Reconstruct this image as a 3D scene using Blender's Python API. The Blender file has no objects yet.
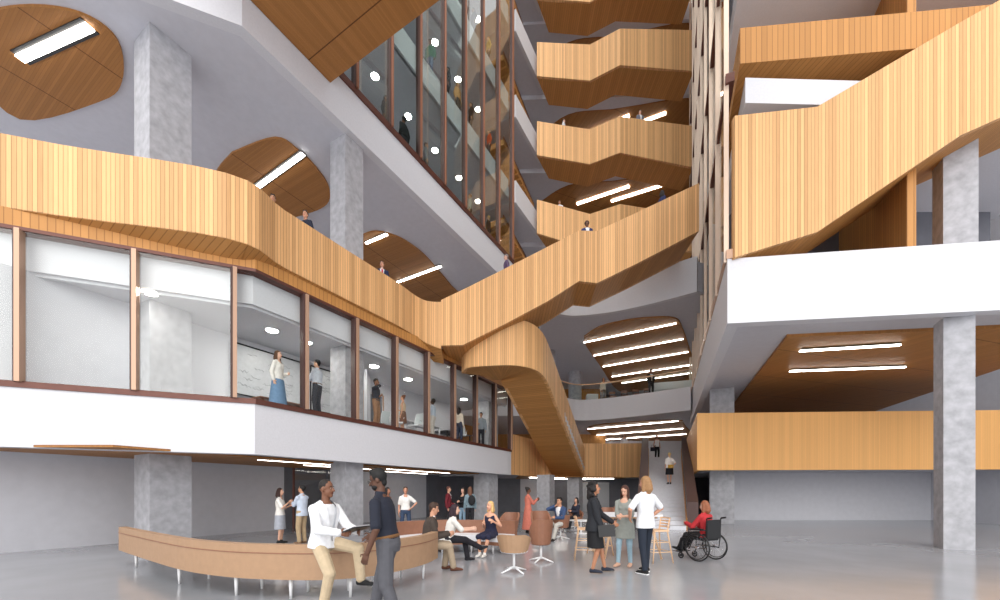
import bpy, bmesh, math, random
from mathutils import Vector, Matrix, Euler
random.seed(7)
V = Vector
C = bpy.context.scene.collection
F = 400.0; EYE = 1.55; HZ = 492.0
def W(px, D, z): return V(((px-500)/F*D, D, z))
def WZ(px, py, z):                       # where the sight line meets height z
    D = (z-EYE)*F/(HZ-py); return V(((px-500)/F*D, D, z))
def XD(px, D): return ((px-500)/F*D, D)
S = 0.5625
def LP(a, D): return (a+S*D, D)
E1 = V((S, 1, 0)).normalized(); N1 = V((1, -S, 0)).normalized()
E3 = V((.4125, 1, 0)).normalized()

# ------------------------------------------------------------------ materials
def lin(c): 
    c /= 255.0
    return c/12.92 if c <= .04045 else ((c+.055)/1.055)**2.4
def rgb(c): return (lin(c[0]), lin(c[1]), lin(c[2]), 1)
MATS = {}
def mat(name, col, rough=.6, metal=0, noise=0, nscale=8, bump=0, spec=.5, emit=0, stretch=None):
    if name in MATS: return MATS[name]
    m = bpy.data.materials.new(name); m.use_nodes = True
    nt = m.node_tree; b = nt.nodes['Principled BSDF']
    b.inputs['Base Color'].default_value = rgb(col)
    b.inputs['Roughness'].default_value = rough; b.inputs['Metallic'].default_value = metal
    b.inputs['Specular IOR Level'].default_value = spec
    if emit:
        b.inputs['Emission Color'].default_value = rgb(col); b.inputs['Emission Strength'].default_value = emit
    if noise or bump:
        tc = nt.nodes.new('ShaderNodeTexCoord'); mp = nt.nodes.new('ShaderNodeMapping')
        if stretch: mp.inputs['Scale'].default_value = stretch
        nz = nt.nodes.new('ShaderNodeTexNoise'); nz.inputs['Scale'].default_value = nscale; nz.inputs['Detail'].default_value = 6
        nt.links.new(tc.outputs['Object'], mp.inputs[0]); nt.links.new(mp.outputs[0], nz.inputs['Vector'])
        if noise:
            r = nt.nodes.new('ShaderNodeValToRGB')
            lo = [x*(1-noise) for x in rgb(col)[:3]]; hi = [min(1, x*(1+noise)) for x in rgb(col)[:3]]
            r.color_ramp.elements[0].position = .3; r.color_ramp.elements[1].position = .7
            r.color_ramp.elements[0].color = (*lo, 1); r.color_ramp.elements[1].color = (*hi, 1)
            nt.links.new(nz.outputs['Fac'], r.inputs[0]); nt.links.new(r.outputs[0], b.inputs['Base Color'])
        if bump:
            bp = nt.nodes.new('ShaderNodeBump'); bp.inputs['Strength'].default_value = bump; bp.inputs['Distance'].default_value = .02
            nt.links.new(nz.outputs['Fac'], bp.inputs['Height']); nt.links.new(bp.outputs[0], b.inputs['Normal'])
    MATS[name] = m; return m

def wood(name, col, n=9.0, vary=.20, groove=.55, rough=.5, panel=0):
    """battens running along v, one batten every 1/n metre of u"""
    m = bpy.data.materials.new(name); m.use_nodes = True; nt = m.node_tree; L = nt.links.new
    b = nt.nodes['Principled BSDF']; b.inputs['Roughness'].default_value = rough
    b.inputs['Specular IOR Level'].default_value = .25
    N = nt.nodes.new
    uv = N('ShaderNodeUVMap'); uv.uv_map = 'UVMap'
    sp = N('ShaderNodeSeparateXYZ'); L(uv.outputs[0], sp.inputs[0])
    def mth(op, a, b_=None):
        k = N('ShaderNodeMath'); k.operation = op
        for i, x in enumerate((a, b_)):
            if x is None: continue
            if isinstance(x, (int, float)): k.inputs[i].default_value = x
            else: L(x, k.inputs[i])
        return k.outputs[0]
    us = mth('MULTIPLY', sp.outputs[0], n); fl = mth('FLOOR', us); fr = mth('FRACT', us)
    wn = N('ShaderNodeTexWhiteNoise'); wn.noise_dimensions = '1D'; L(fl, wn.inputs['W'])
    big = N('ShaderNodeTexNoise'); big.noise_dimensions = '1D'; L(sp.outputs[0], big.inputs['W']); big.inputs['Scale'].default_value = 2.2
    cmb = N('ShaderNodeCombineXYZ'); L(mth('MULTIPLY', sp.outputs[0], 60), cmb.inputs[0]); L(mth('MULTIPLY', sp.outputs[1], 2.0), cmb.inputs[1])
    gr = N('ShaderNodeTexNoise'); gr.inputs['Scale'].default_value = 1.0; gr.inputs['Detail'].default_value = 4; L(cmb.outputs[0], gr.inputs['Vector'])
    f = mth('ADD', mth('MULTIPLY', wn.outputs['Value'], .5), mth('ADD', mth('MULTIPLY', big.outputs['Fac'], .3), mth('MULTIPLY', gr.outputs['Fac'], .35)))
    rp = N('ShaderNodeValToRGB'); c = rgb(col)[:3]
    rp.color_ramp.elements[0].position = .15; rp.color_ramp.elements[1].position = .95
    rp.color_ramp.elements[0].color = (c[0]*(1-vary), c[1]*(1-vary*1.15), c[2]*(1-vary*1.3), 1)
    rp.color_ramp.elements[1].color = (min(1, c[0]*(1+vary)), min(1, c[1]*(1+vary)), min(1, c[2]*(1+vary)), 1)
    L(f, rp.inputs[0])
    # joint between two battens: real timber joint, a groove
    g = mth('LESS_THAN', fr, .13)
    if panel:
        pa = mth('LESS_THAN', mth('FRACT', mth('MULTIPLY', sp.outputs[1], 1.0/panel)), .012)
        g2 = mth('MAXIMUM', mth('MULTIPLY', g, .25), pa)
    else: g2 = g
    mx = N('ShaderNodeMix'); mx.data_type = 'RGBA'; L(mth('MULTIPLY', g2, groove), mx.inputs['Factor'])
    L(rp.outputs[0], mx.inputs['A']); mx.inputs['B'].default_value = (c[0]*.25, c[1]*.18, c[2]*.12, 1)
    L(mx.outputs['Result'], b.inputs['Base Color'])
    bp = N('ShaderNodeBump'); bp.inputs['Strength'].default_value = .5; bp.inputs['Distance'].default_value = .01
    L(mth('SUBTRACT', 1, g), bp.inputs['Height']); L(bp.outputs[0], b.inputs['Normal'])
    return m

def glass(name, tint=(235, 242, 240), refl=1.0, rough=0.0, ior=1.5, haze=0):
    m = bpy.data.materials.new(name); m.use_nodes = True; nt = m.node_tree
    for n in list(nt.nodes): nt.nodes.remove(n)
    o = nt.nodes.new('ShaderNodeOutputMaterial'); t = nt.nodes.new('ShaderNodeBsdfTransparent'); t.inputs[0].default_value = rgb(tint)
    g = nt.nodes.new('ShaderNodeBsdfGlossy'); g.inputs['Roughness'].default_value = rough; g.inputs['Color'].default_value = (1, 1, 1, 1)
    fr = nt.nodes.new('ShaderNodeFresnel'); fr.inputs['IOR'].default_value = ior
    mt = nt.nodes.new('ShaderNodeMath'); mt.operation = 'MULTIPLY'; mt.inputs[1].default_value = refl; mt.use_clamp = True
    mx = nt.nodes.new('ShaderNodeMixShader')
    ge = nt.nodes.new('ShaderNodeNewGeometry'); iv = nt.nodes.new('ShaderNodeMath'); iv.operation = 'SUBTRACT'; iv.inputs[0].default_value = 1
    m3 = nt.nodes.new('ShaderNodeMath'); m3.operation = 'MULTIPLY'
    nt.links.new(ge.outputs['Backfacing'], iv.inputs[1]); nt.links.new(iv.outputs[0], m3.inputs[0]); nt.links.new(mt.outputs[0], m3.inputs[1])
    nt.links.new(fr.outputs[0], mt.inputs[0]); nt.links.new(m3.outputs[0], mx.inputs[0])
    nt.links.new(t.outputs[0], mx.inputs[1]); nt.links.new(g.outputs[0], mx.inputs[2])
    last = mx.outputs[0]
    if haze:
        d = nt.nodes.new('ShaderNodeBsdfDiffuse'); d.inputs[0].default_value = (.75, .8, .8, 1)
        m2 = nt.nodes.new('ShaderNodeMixShader'); m2.inputs[0].default_value = haze
        nt.links.new(last, m2.inputs[1]); nt.links.new(d.outputs[0], m2.inputs[2]); last = m2.outputs[0]
    nt.links.new(last, o.inputs[0]); return m

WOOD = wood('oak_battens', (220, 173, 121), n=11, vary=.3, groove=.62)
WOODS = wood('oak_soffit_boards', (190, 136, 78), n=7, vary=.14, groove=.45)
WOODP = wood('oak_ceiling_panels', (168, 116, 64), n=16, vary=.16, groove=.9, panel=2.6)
CONC = mat('board_marked_concrete', (172, 172, 177), .8, noise=.17, nscale=5, bump=.2)
PLAS = mat('white_plaster', (214, 214, 219), .75, noise=.03, nscale=20)
SOFF = mat('grey_soffit_plaster', (204, 204, 211), .8, noise=.03, nscale=5)
DARK = mat('dark_grey_wall', (104, 105, 113), .6, noise=.1, nscale=2)
WALL = mat('pale_grey_wall', (204, 204, 210), .7, noise=.03, nscale=4)
BRONZE = mat('bronze_frame', (186, 150, 126), .42, metal=.3)
RUST = mat('rust_red_metal', (98, 58, 48), .45, metal=.3, noise=.1, nscale=6)
BRONZER = mat('red_bronze_frame', (158, 108, 84), .4, metal=.3)
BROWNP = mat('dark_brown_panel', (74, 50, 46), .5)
BRONZEL = mat('pale_bronze_frame', (226, 204, 184), .45, metal=.2)
BLACK = mat('black_metal', (26, 26, 28), .4)
WHITEM = mat('white_metal', (236, 236, 238), .35)
CHROME = mat('chrome', (200, 200, 205), .2, metal=1)
GL = glass('clear_glass', (252, 253, 252), .8)
GLU = glass('tinted_glass', (238, 243, 241), 1.5)
GLR = glass('rail_glass', (246, 250, 248), 1.0)
LIGHT = mat('lamp_white', (255, 250, 240), .5, emit=14)
SPOT = mat('downlight_white', (255, 250, 240), .5, emit=45)
SPOTM = mat('room_downlight_white', (255, 250, 240), .5, emit=70)
CARP = mat('dark_carpet', (150, 152, 158), .95, noise=.15, nscale=30)
FLOORM = mat('polished_concrete_floor', (160, 162, 167), .16, noise=.09, nscale=.7, spec=.6)
STEPM = mat('pale_stone_steps', (205, 206, 212), .6, noise=.04, nscale=8)
TAN = mat('tan_leather', (170, 136, 106), .5, noise=.05, nscale=10)
TAND = mat('brown_leather', (140, 96, 74), .5, noise=.06, nscale=10)
WHITEF = mat('white_upholstery', (226, 226, 230), .7)
ASH = mat('pale_ash_wood', (222, 184, 148), .5, noise=.08, nscale=12, stretch=(1, 1, .1))

# ------------------------------------------------------------------ object helpers
XF = {}
def props(o, label=None, cat=None, group=None, kind=None):
    if label: o['label'] = label
    if cat: o['category'] = cat
    if group: o['group'] = group
    if kind: o['kind'] = kind
    return o
def thing(name, label, cat, loc=(0, 0, 0), rz=0, group=None):
    o = bpy.data.objects.new(name, None); C.objects.link(o); o.empty_display_size = .1
    o.location = loc; o.rotation_euler = (0, 0, rz)
    XF[o.name] = Matrix.Translation(V(loc)) @ Matrix.Rotation(rz, 4, 'Z')
    return props(o, label, cat, group)
class MB:
    def __init__(s): s.bm = bmesh.new(); s.uv = s.bm.loops.layers.uv.new('UVMap')
    def face(s, pts, uvs=None):
        vs = [s.bm.verts.new(p) for p in pts]
        try: f = s.bm.faces.new(vs)
        except ValueError: return
        if uvs:
            for l, u in zip(f.loops, uvs): l[s.uv].uv = u
        return f
    def box(s, c, d, m=None):                       # centre, size
        c = V(c); h = V(d)/2; M_ = m or Matrix.Identity(4)
        P = [M_ @ (c+V((sx*h.x, sy*h.y, sz*h.z))) for sx in (-1, 1) for sy in (-1, 1) for sz in (-1, 1)]
        for q in ((0, 1, 3, 2), (4, 6, 7, 5), (0, 4, 5, 1), (2, 3, 7, 6), (0, 2, 6, 4), (1, 5, 7, 3)):
            s.face([P[i] for i in q], [(P[i].x+P[i].y, P[i].z) for i in q])
        return s
    def prism(s, out, z0, z1, ang=0, swap=False):            # outline in plan (ccw or cw), flat z or lists
        n = len(out); z0 = z0 if isinstance(z0, (list, tuple)) else [z0]*n; z1 = z1 if isinstance(z1, (list, tuple)) else [z1]*n
        ca, sa = math.cos(ang), math.sin(ang)
        uvp = lambda p: (p[0]*ca+p[1]*sa, -p[0]*sa+p[1]*ca)
        if swap: uvp = lambda p: (-p[0]*sa+p[1]*ca, p[0]*ca+p[1]*sa)
        s.face([(p[0], p[1], z) for p, z in zip(out, z1)], [uvp(p) for p in out])
        s.face([(p[0], p[1], z) for p, z in zip(out[::-1], z0[::-1])], [uvp(p) for p in out[::-1]])
        u = 0
        for i in range(n):
            j = (i+1) % n; a, b = out[i], out[j]; L_ = math.hypot(b[0]-a[0], b[1]-a[1])
            s.face([(a[0], a[1], z0[i]), (b[0], b[1], z0[j]), (b[0], b[1], z1[j]), (a[0], a[1], z1[i])],
                   [(u, z0[i]), (u+L_, z0[j]), (u+L_, z1[j]), (u, z1[i])]); u += L_
        return s
    def wall(s, path, zb, zt, th, u0=0, swap=False):                    # path in plan, thickness to the left of travel
        n = len(path); P = [V((p[0], p[1])) for p in path]
        zb = zb if isinstance(zb, (list, tuple)) else [zb]*n; zt = zt if isinstance(zt, (list, tuple)) else [zt]*n
        off = offset(P, th); u = u0; us = []
        for i in range(n):
            if i: u += (P[i]-P[i-1]).length
            us.append(u)
        for i in range(n-1):
            j = i+1; a, b, a2, b2 = P[i], P[j], off[i], off[j]
            q = lambda p, z: (p.x, p.y, z)
            s.face([q(a, zb[i]), q(b, zb[j]), q(b, zt[j]), q(a, zt[i])], [(us[i], zb[i]), (us[j], zb[j]), (us[j], zt[j]), (us[i], zt[i])])
            s.face([q(b2, zb[j]), q(a2, zb[i]), q(a2, zt[i]), q(b2, zt[j])], [(us[j], zb[j]), (us[i], zb[i]), (us[i], zt[i]), (us[j], zt[j])])
            t = abs(th)
            if swap:
                k = lambda x, y: (y, x)
            else: k = lambda x, y: (x, y)
            s.face([q(a, zt[i]), q(b, zt[j]), q(b2, zt[j]), q(a2, zt[i])], [k(us[i], 0), k(us[j], 0), k(us[j], t), k(us[i], t)])
            s.face([q(b, zb[j]), q(a, zb[i]), q(a2, zb[i]), q(b2, zb[j])], [k(us[j], 0), k(us[i], 0), k(us[i], t), k(us[j], t)])
        for i, sg in ((0, 1), (n-1, -1)):
            a, b = P[i], off[i]
            f = [(a.x, a.y, zb[i]), (a.x, a.y, zt[i]), (b.x, b.y, zt[i]), (b.x, b.y, zb[i])]
            uu = [(0, zb[i]), (0, zt[i]), (abs(th), zt[i]), (abs(th), zb[i])]
            s.face(f if sg > 0 else f[::-1], uu if sg > 0 else uu[::-1])
        return s
    def tube(s, pts, r, seg=8, cap=True):
        pts = [V(p) for p in pts]; rr = r if isinstance(r, (list, tuple)) else [r]*len(pts); prev = None; last = None
        for i, p in enumerate(pts):
            t = (pts[min(i+1, len(pts)-1)]-pts[max(i-1, 0)]).normalized()
            if last is None: x = t.orthogonal().normalized()
            else: x = (last-t*last.dot(t)).normalized()
            last = x; y = t.cross(x)
            ring = [s.bm.verts.new(p+(x*math.cos(2*math.pi*k/seg)+y*math.sin(2*math.pi*k/seg))*rr[i]) for k in range(seg)]
            if prev:
                for k in range(seg): s.bm.faces.new([prev[k], prev[(k+1) % seg], ring[(k+1) % seg], ring[k]])
            elif cap: s.bm.faces.new(ring[::-1])
            prev = ring
        if cap: s.bm.faces.new(prev)
        return s
    def rings(s, rs, seg=14):                        # rs: list of (centre, ax, ay) half-axis vectors, closed by fans
        prev = None
        for c, ax, ay in rs:
            c = V(c); ring = [s.bm.verts.new(c+ax*math.cos(2*math.pi*k/seg)+ay*math.sin(2*math.pi*k/seg)) for k in range(seg)]
            if prev:
                for k in range(seg): s.bm.faces.new([prev[k], prev[(k+1) % seg], ring[(k+1) % seg], ring[k]])
            else: s.bm.faces.new(ring[::-1])
            prev = ring
        s.bm.faces.new(prev); return s
    def ell(s, c, ax, ay, az, seg=14, n=8):
        c = V(c); rs = []
        for i in range(n+1):
            t = -math.pi/2+math.pi*(i+.0)/n; t = max(-1.45, min(1.45, t))
            rs.append((c+az*math.sin(t), ax*math.cos(t), ay*math.cos(t)))
        return s.rings(rs, seg)
    def cap(s, a, b, ra, rb, seg=10):                # rounded tapered limb
        a, b = V(a), V(b); t = (b-a)
        if t.length < 1e-6: t = V((0, 0, 1e-3))
        t.normalize(); x = t.orthogonal().normalized(); y = t.cross(x); rs = []
        for k in (80, 50, 20): k = math.radians(k); rs.append((a-t*ra*math.sin(k), x*ra*math.cos(k), y*ra*math.cos(k)))
        for k in (20, 50, 80): k = math.radians(k); rs.append((b+t*rb*math.sin(k), x*rb*math.cos(k), y*rb*math.cos(k)))
        return s.rings(rs, seg)
    def build(s, name, m, parent=None, label=None, cat=None, group=None, kind=None, smooth=False, loc=None, local=False, bevel=0):
        me = bpy.data.meshes.new(name)
        if parent is not None and not local: s.bm.transform(world_of(parent).inverted())
        if loc is not None and parent is None: s.bm.transform(Matrix.Translation(-V(loc)))
        bmesh.ops.recalc_face_normals(s.bm, faces=s.bm.faces)
        if smooth:
            for f in s.bm.faces: f.smooth = True
        s.bm.to_mesh(me); s.bm.free(); me.materials.append(m)
        o = bpy.data.objects.new(name, me); C.objects.link(o)
        if parent is not None:
            o.parent = parent
            XF[o.name] = world_of(parent)
        else:
            if loc is not None: o.location = loc
            XF[o.name] = Matrix.Translation(V(loc) if loc is not None else V((0, 0, 0)))
        if bevel:
            b = o.modifiers.new('bevel', 'BEVEL'); b.width = bevel; b.segments = 2; b.limit_method = 'ANGLE'
        return props(o, label, cat, group, kind)
def world_of(o): return XF[o.name]
def offset(P, th):
    out = []
    for i, p in enumerate(P):
        d = []
        if i > 0: d.append((P[i]-P[i-1]).normalized())
        if i < len(P)-1: d.append((P[i+1]-P[i]).normalized())
        nn = [V((-k.y, k.x)) for k in d]; m = sum(nn, V((0, 0)))
        m.normalize(); out.append(p+m*th/max(.4, m.dot(nn[0])))
    return out
def copy_tree(o, loc=None, rz=None, label=None, parent=None, group=None):
    c = o.copy(); C.objects.link(c)
    if parent: c.parent = parent
    for ch in list(o.children): copy_tree(ch, parent=c)
    if loc is not None: c.location = loc
    if rz is not None: c.rotation_euler.z = rz
    if label: c['label'] = label
    if group: c['group'] = group
    return c
def smooth_path(pts, k=6):                            # Catmull-Rom through points of any dimension
    out = []; n = len(pts); pts = [V(p) for p in pts]
    for i in range(n-1):
        p0, p1, p2, p3 = pts[max(i-1, 0)], pts[i], pts[i+1], pts[min(i+2, n-1)]
        for j in range(k):
            t = j/k; out.append(.5*((2*p1)+(p2-p0)*t+(2*p0-5*p1+4*p2-p3)*t*t+(3*p1-p0-3*p2+p3)*t**3))
    out.append(pts[-1]); return out

# ================================================================== SETTING
STR = dict(kind='structure')
# ---- floor
m = MB(); m.prism([(-40, -6), (40, -6), (40, 60), (-40, 60)], -.3, 0); m.build('floor', FLOORM, **STR)

# ---- left wing facade lines (plan). lower glass line a=-12.46, upper line a=-12.8; both turn outwards at the near end
def left_line(a, Dfar, D0=10.6, t=2.2):
    p = LP(a, D0); return [(p[0]-4.5*t, p[1]-1.8*t), p, LP(a, Dfar)]
A1, A2 = -12.46, -12.8
low = left_line(A1, 23.3); up = left_line(A2, 28.2)
LW = math.atan2(1, S)                                   # heading of the left wing
def back_off(line, d): return [tuple(p) for p in offset([V(p) for p in line], d)]
def slab(name, line, depth, z0, z1, mt, **k):
    b = back_off(line, depth); m = MB(); m.prism([tuple(p) for p in line]+b[::-1], z0, z1); return m.build(name, mt, **k)
# level 2 slab, ceiling of the ground floor
slab('ceiling', back_off(low, .3), 13, 2.62, 3.88, SOFF, **STR)
m = MB(); m.wall(low, 2.55, 3.93, .3); m.build('trim_1', PLAS, **STR)
m = MB(); m.wall([(p[0]+.04, p[1]-.02) for p in low], 3.88, 4.02, .3); m.build('trim_2', RUST, **STR)
# room ceiling of level 2 and the level 3 floor slab
slab('ceiling', back_off(low, .25), 13, 6.62, 8.5, PLAS, **STR)
slab('floor', back_off(low, .3), 12.6, 3.89, 3.95, CARP, **STR)
m = MB(); m.wall([(p[0]+.03, p[1]-.015) for p in back_off(low, 0)], 7.38, 7.46, .3); m.build('trim_3', RUST, **STR)
m = MB(); m.wall([(p[0]+.02, p[1]-.01) for p in back_off(low, 0)], 7.46, 7.84, .3); m.build('trim_19', WOODS, **STR)
# upper wing: soffit slab at 13.9, white fascia, rust sill
slab('ceiling', back_off(up, .3), 26, 13.9, 15.35, SOFF, **STR)
m = MB(); m.wall(up, 13.9, 15.32, .3); m.build('trim_4', PLAS, **STR)
m = MB(); m.wall([(p[0]+.05, p[1]-.03) for p in left_line(A2, 24.2)], 15.32, 15.55, .3); m.build('trim_5', RUST, **STR)
for i, z in enumerate((20.2, 25.4, 30.6, 35.8, 41.0)):
    upf = [up[1], up[2]]
    slab('ceiling', back_off([LP(A2-.3, 10), LP(A2-.3, 24)], 0), 12, z-1.0, z-.02, SOFF, **STR)
    g = [LP(A2, 24.25), LP(A2, 29.5)]
    slab('ceiling', g, 9, z-1.0, z-.02, SOFF, **STR)
    m = MB(); m.wall([LP(A2+.12, 24.25), LP(A2+.12, 27.6)], z-1.1, z+.25, .2); m.build('trim_%d' % (30+i), PLAS, **STR)
    m = MB(); m.wall([LP(A2-.2, 10), LP(A2-.2, 24)], z-1.0, z+.08, .15); m.build('trim_%d' % (20+i), PLAS, **STR)
# walls that close the left wing
def wallst(name, path, z0, z1, mt, th=.2, lab=None): 
    m = MB(); m.wall(path, z0, z1, th); return m.build(name, mt, **STR)
wallst('wall_left', [LP(-18.3, 16.6), LP(-18.3, 18.6)], 0, 2.62, DARK)
wallst('wall_left', [LP(-18.3, 18.6), LP(-18.3, 24.5)], 0, 2.62, WALL)
wallst('wall_left', [LP(-18.3, 24.5), LP(-18.3, 31.5)], 0, 2.62, DARK)
wallst('wall_left', [LP(-18.3, 5), LP(-18.3, 16.6)], 0, 2.62, WALL)
wallst('wall_left', [LP(-16.0, 2), LP(-16.0, 23.3)], 3.95, 6.62, WALL)
wallst('wall_left', [LP(-19.5, 22.6), LP(-19.5, 34)], 3.95, 6.62, WOODS)
wallst('wall_left', [LP(-33, -6), LP(-33, 34)], 8.2, 13.9, WALL)
wallst('wall_left', [LP(-21, 6), LP(-21, 40)], 15.3, 46, DARK)
# ---- wood ceiling panels let into the big soffit, outline as seen
def panel_from_px(pts, z, name, mt, label, group, th=.05, k=5, ang=0, **kw):
    P = [WZ(px, py, z) for px, py in pts]
    P = smooth_path([V((p.x, p.y)) for p in P+[P[0]]], k)[:-1]
    m = MB(); m.prism([(p.x, p.y) for p in P], z-th, z+.02, ang, **kw)
    return m.build(name, mt, label=label, cat='ceiling panel', group=group)
PG = 'wood ceiling panels'
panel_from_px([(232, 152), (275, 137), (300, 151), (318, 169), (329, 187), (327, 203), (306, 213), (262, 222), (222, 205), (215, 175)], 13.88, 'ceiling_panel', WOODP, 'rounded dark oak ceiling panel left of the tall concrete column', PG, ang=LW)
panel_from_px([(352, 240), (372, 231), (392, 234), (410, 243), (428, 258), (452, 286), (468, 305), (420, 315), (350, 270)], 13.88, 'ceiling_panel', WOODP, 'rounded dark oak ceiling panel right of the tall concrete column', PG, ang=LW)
panel_from_px([(-40, 60), (-30, 20), (20, 5), (80, 12), (118, 40), (122, 80), (100, 100), (20, 118)], 13.88, 'ceiling_panel', WOODP, 'rounded dark oak ceiling panel over the far left end of the balcony', PG, ang=LW)
def strip(p, q, z, w=.16, name='linear_light', label=None, group='linear ceiling lights', drop=.1):
    a = WZ(p[0], p[1], z-drop); b = WZ(q[0], q[1], z-drop); d = (b-a); n = V((-d.y, d.x, 0)).normalized()
    m = MB(); o = [a+n*w/2, b+n*w/2, b-n*w/2, a-n*w/2]
    t = thing(name, label, 'light', ((a+b)/2)[:], 0, group)
    m.prism([(x.x, x.y) for x in o], z-drop+.01, z-drop+.05); m.build('diffuser', LIGHT, t)
    k = MB(); w2 = w*1.0
    o = [a+n*w2, b+n*w2, b-n*w2, a-n*w2]; k.prism([(x.x, x.y) for x in o], z-drop+.05, z-.02); k.build('housing', BLACK, t)
strip((252, 192), (303, 155), 13.86, .15, label='slanting white strip light in the wood panel left of the concrete column')
strip((366, 244), (387, 235), 13.86, .12, label='short white strip light just right of the tall concrete column')
strip((397, 283), (441, 267), 13.86, .12, label='white strip light right of the man with the red tie')
strip((20, 60), (90, 28), 13.86, .2, label='white strip light over the far left end of the balcony')

# ---- columns
def column(name, corner, size, z0, z1, label):
    c = V((corner[0], corner[1], 0)) - N1*size/2 + E1*size/2
    ang = math.atan2(E1.y, E1.x)
    m = MB(); M_ = Matrix.Translation(c) @ Matrix.Rotation(ang, 4, 'Z'); m.box((0, 0, (z0+z1)/2), (size, size, z1-z0), M_)
    return m.build(name, CONC, label=label, cat='column', loc=(c.x, c.y, z0), bevel=.012)
column('concrete_column', LP(-13.05, 13.75), .78, 0, 13.9, 'tall square concrete column rising past the curved wood balcony')
column('concrete_column', LP(-13.05, 22.1), 1.0, 0, 6.62, 'square concrete column at the far corner of the glazed room')
column('concrete_column', (-9.2, 10.5), .95, 0, 13.9, 'tall square concrete column near the far left end of the balcony')

# ================================================================== LOWER GLASS WALL
def curtain(name, line_fn, Ds, z0, z1, gl, mw, md, mt, extra=None, corner=True, heavy=None):
    t = thing(name, None, None); t['kind'] = 'structure'
    pts = [V(line_fn(D)) for D in Ds]
    for i, p in enumerate(pts):
        m = MB()
        w = mw*(1.7 if (corner and i == len(pts)-1) else 1)
        ang = math.atan2((pts[min(i+1, len(pts)-1)]-pts[max(i-1, 0)]).y, (pts[min(i+1, len(pts)-1)]-pts[max(i-1, 0)]).x)
        M_ = Matrix.Translation((p.x, p.y, 0)) @ Matrix.Rotation(ang, 4, 'Z')
        m.box((0, -.02, (z0+z1)/2), (w, md, z1-z0), M_); m.build('mullion', mt, t); m = MB(); m.box((-w*.5-.025, .03, (z0+z1)/2), (.05, md, z1-z0), M_); m.build('mullion_shade_side', BROWNP, t)  # dark brown strip: the mullion's shaded side put into colour
        if i < len(pts)-1:
            a, b = p, pts[i+1]; m = MB(); m.wall([a, b], z0, z1, .02); m.build('glass_pane', gl, t)
    return t
base = LP(A1, 10.6)
def lowline(D):
    if D >= 10.6: return LP(A1+.02, D)
    k = (10.6-D)/1.62*.42; return (base[0]-4.5*k, base[1]-1.8*k)
Ds = [23.2-1.62*i for i in range(0, 13)][::-1]
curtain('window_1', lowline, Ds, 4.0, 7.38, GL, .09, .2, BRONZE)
m = MB(); m.wall(back_off([LP(A1, 4), LP(A1, 23.2)] if 0 else low, .35), 6.55, 7.36, .1); m.build('trim_14', PLAS, **STR)
# end return of the glass wall
e = LP(A1, 23.2); e2 = (e[0]-N1.x*5, e[1]-N1.y*5)
t = thing('window_2', None, None); t['kind'] = 'structure'
m = MB(); m.wall([e, e2], 4.0, 7.38, .02); m.build('glass_pane', GL, t)
m = MB(); m.wall([e, e2], 3.88, 4.02, .2); m.build('sill', RUST, t)
m = MB(); m.wall([e, e2], 2.55, 3.88, .2); m.build('trim_15', PLAS, **STR)
# ================================================================== UPPER GLASS WALL
Du = [24.0-1.45*i for i in range(0, 10)][::-1]
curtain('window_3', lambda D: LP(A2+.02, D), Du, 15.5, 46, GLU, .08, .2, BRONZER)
def disc(c, r, label, group, name='ceiling_light', mt=SPOT):
    t = thing(name, label, 'light', c, 0, group)
    m = MB(); m.tube([(c[0], c[1], c[2]-.03), (c[0], c[1], c[2]+.0)], r, 16); m.build('diffuser', mt, t)
    m = MB(); m.tube([(c[0], c[1], c[2]-.02), (c[0], c[1], c[2]+.03)], r*1.18, 16); m.build('rim', WHITEM, t)
ug = 'round ceiling lights behind the upper glass'
def updisc(px, py, z, label, r=.2, g=ug, mt=SPOT):
    p = WZ(px, py, z); disc((p.x, p.y, z), r, label, g, mt=mt)
for px, py, z, l in ((375, 76, 19.17, 'round light behind upper glass, lowest row, first from the left'),
                  (408, 116, 19.17, 'round light behind upper glass, lowest row, second from the left'),
                  (435, 150, 19.17, 'round light behind upper glass, lowest row, third from the left'),
                  (459, 177.5, 19.17, 'round light behind upper glass, lowest row, fourth from the left'),
                  (478, 201, 19.17, 'round light behind upper glass, lowest row, rightmost'),
                  (435, 42, 24.37, 'round light behind upper glass, middle row, topmost'),
                  (458, 79, 24.37, 'round light behind upper glass, middle row, beside the zigzag reflection'),
                  (478, 109, 24.37, 'round light behind upper glass, middle row, lowest'),
                  (478, 19, 29.57, 'round light behind the top of the upper glass')):
    updisc(px, py, z-.02, l, .16)
lg = 'downlights in the glazed meeting room'
for px, py, l in ((306, 342, 'oval downlight above the man in the pale shirt with folded arms'), (374, 366, 'downlight above the man phoning in the glazed room'),
                (408, 379, 'downlight above the woman in the sleeveless top in the glazed room'), (464, 399, 'downlight above the dark haired person near the end of the glazed room'),
                (272, 330, 'downlight above the woman in the long denim skirt'), (150, 292, 'downlight in the left end of the glazed room'), (484, 415, 'downlight above the man in the grey shirt')):
    updisc(px, py, 6.6, l, .17, lg, SPOTM)

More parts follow.
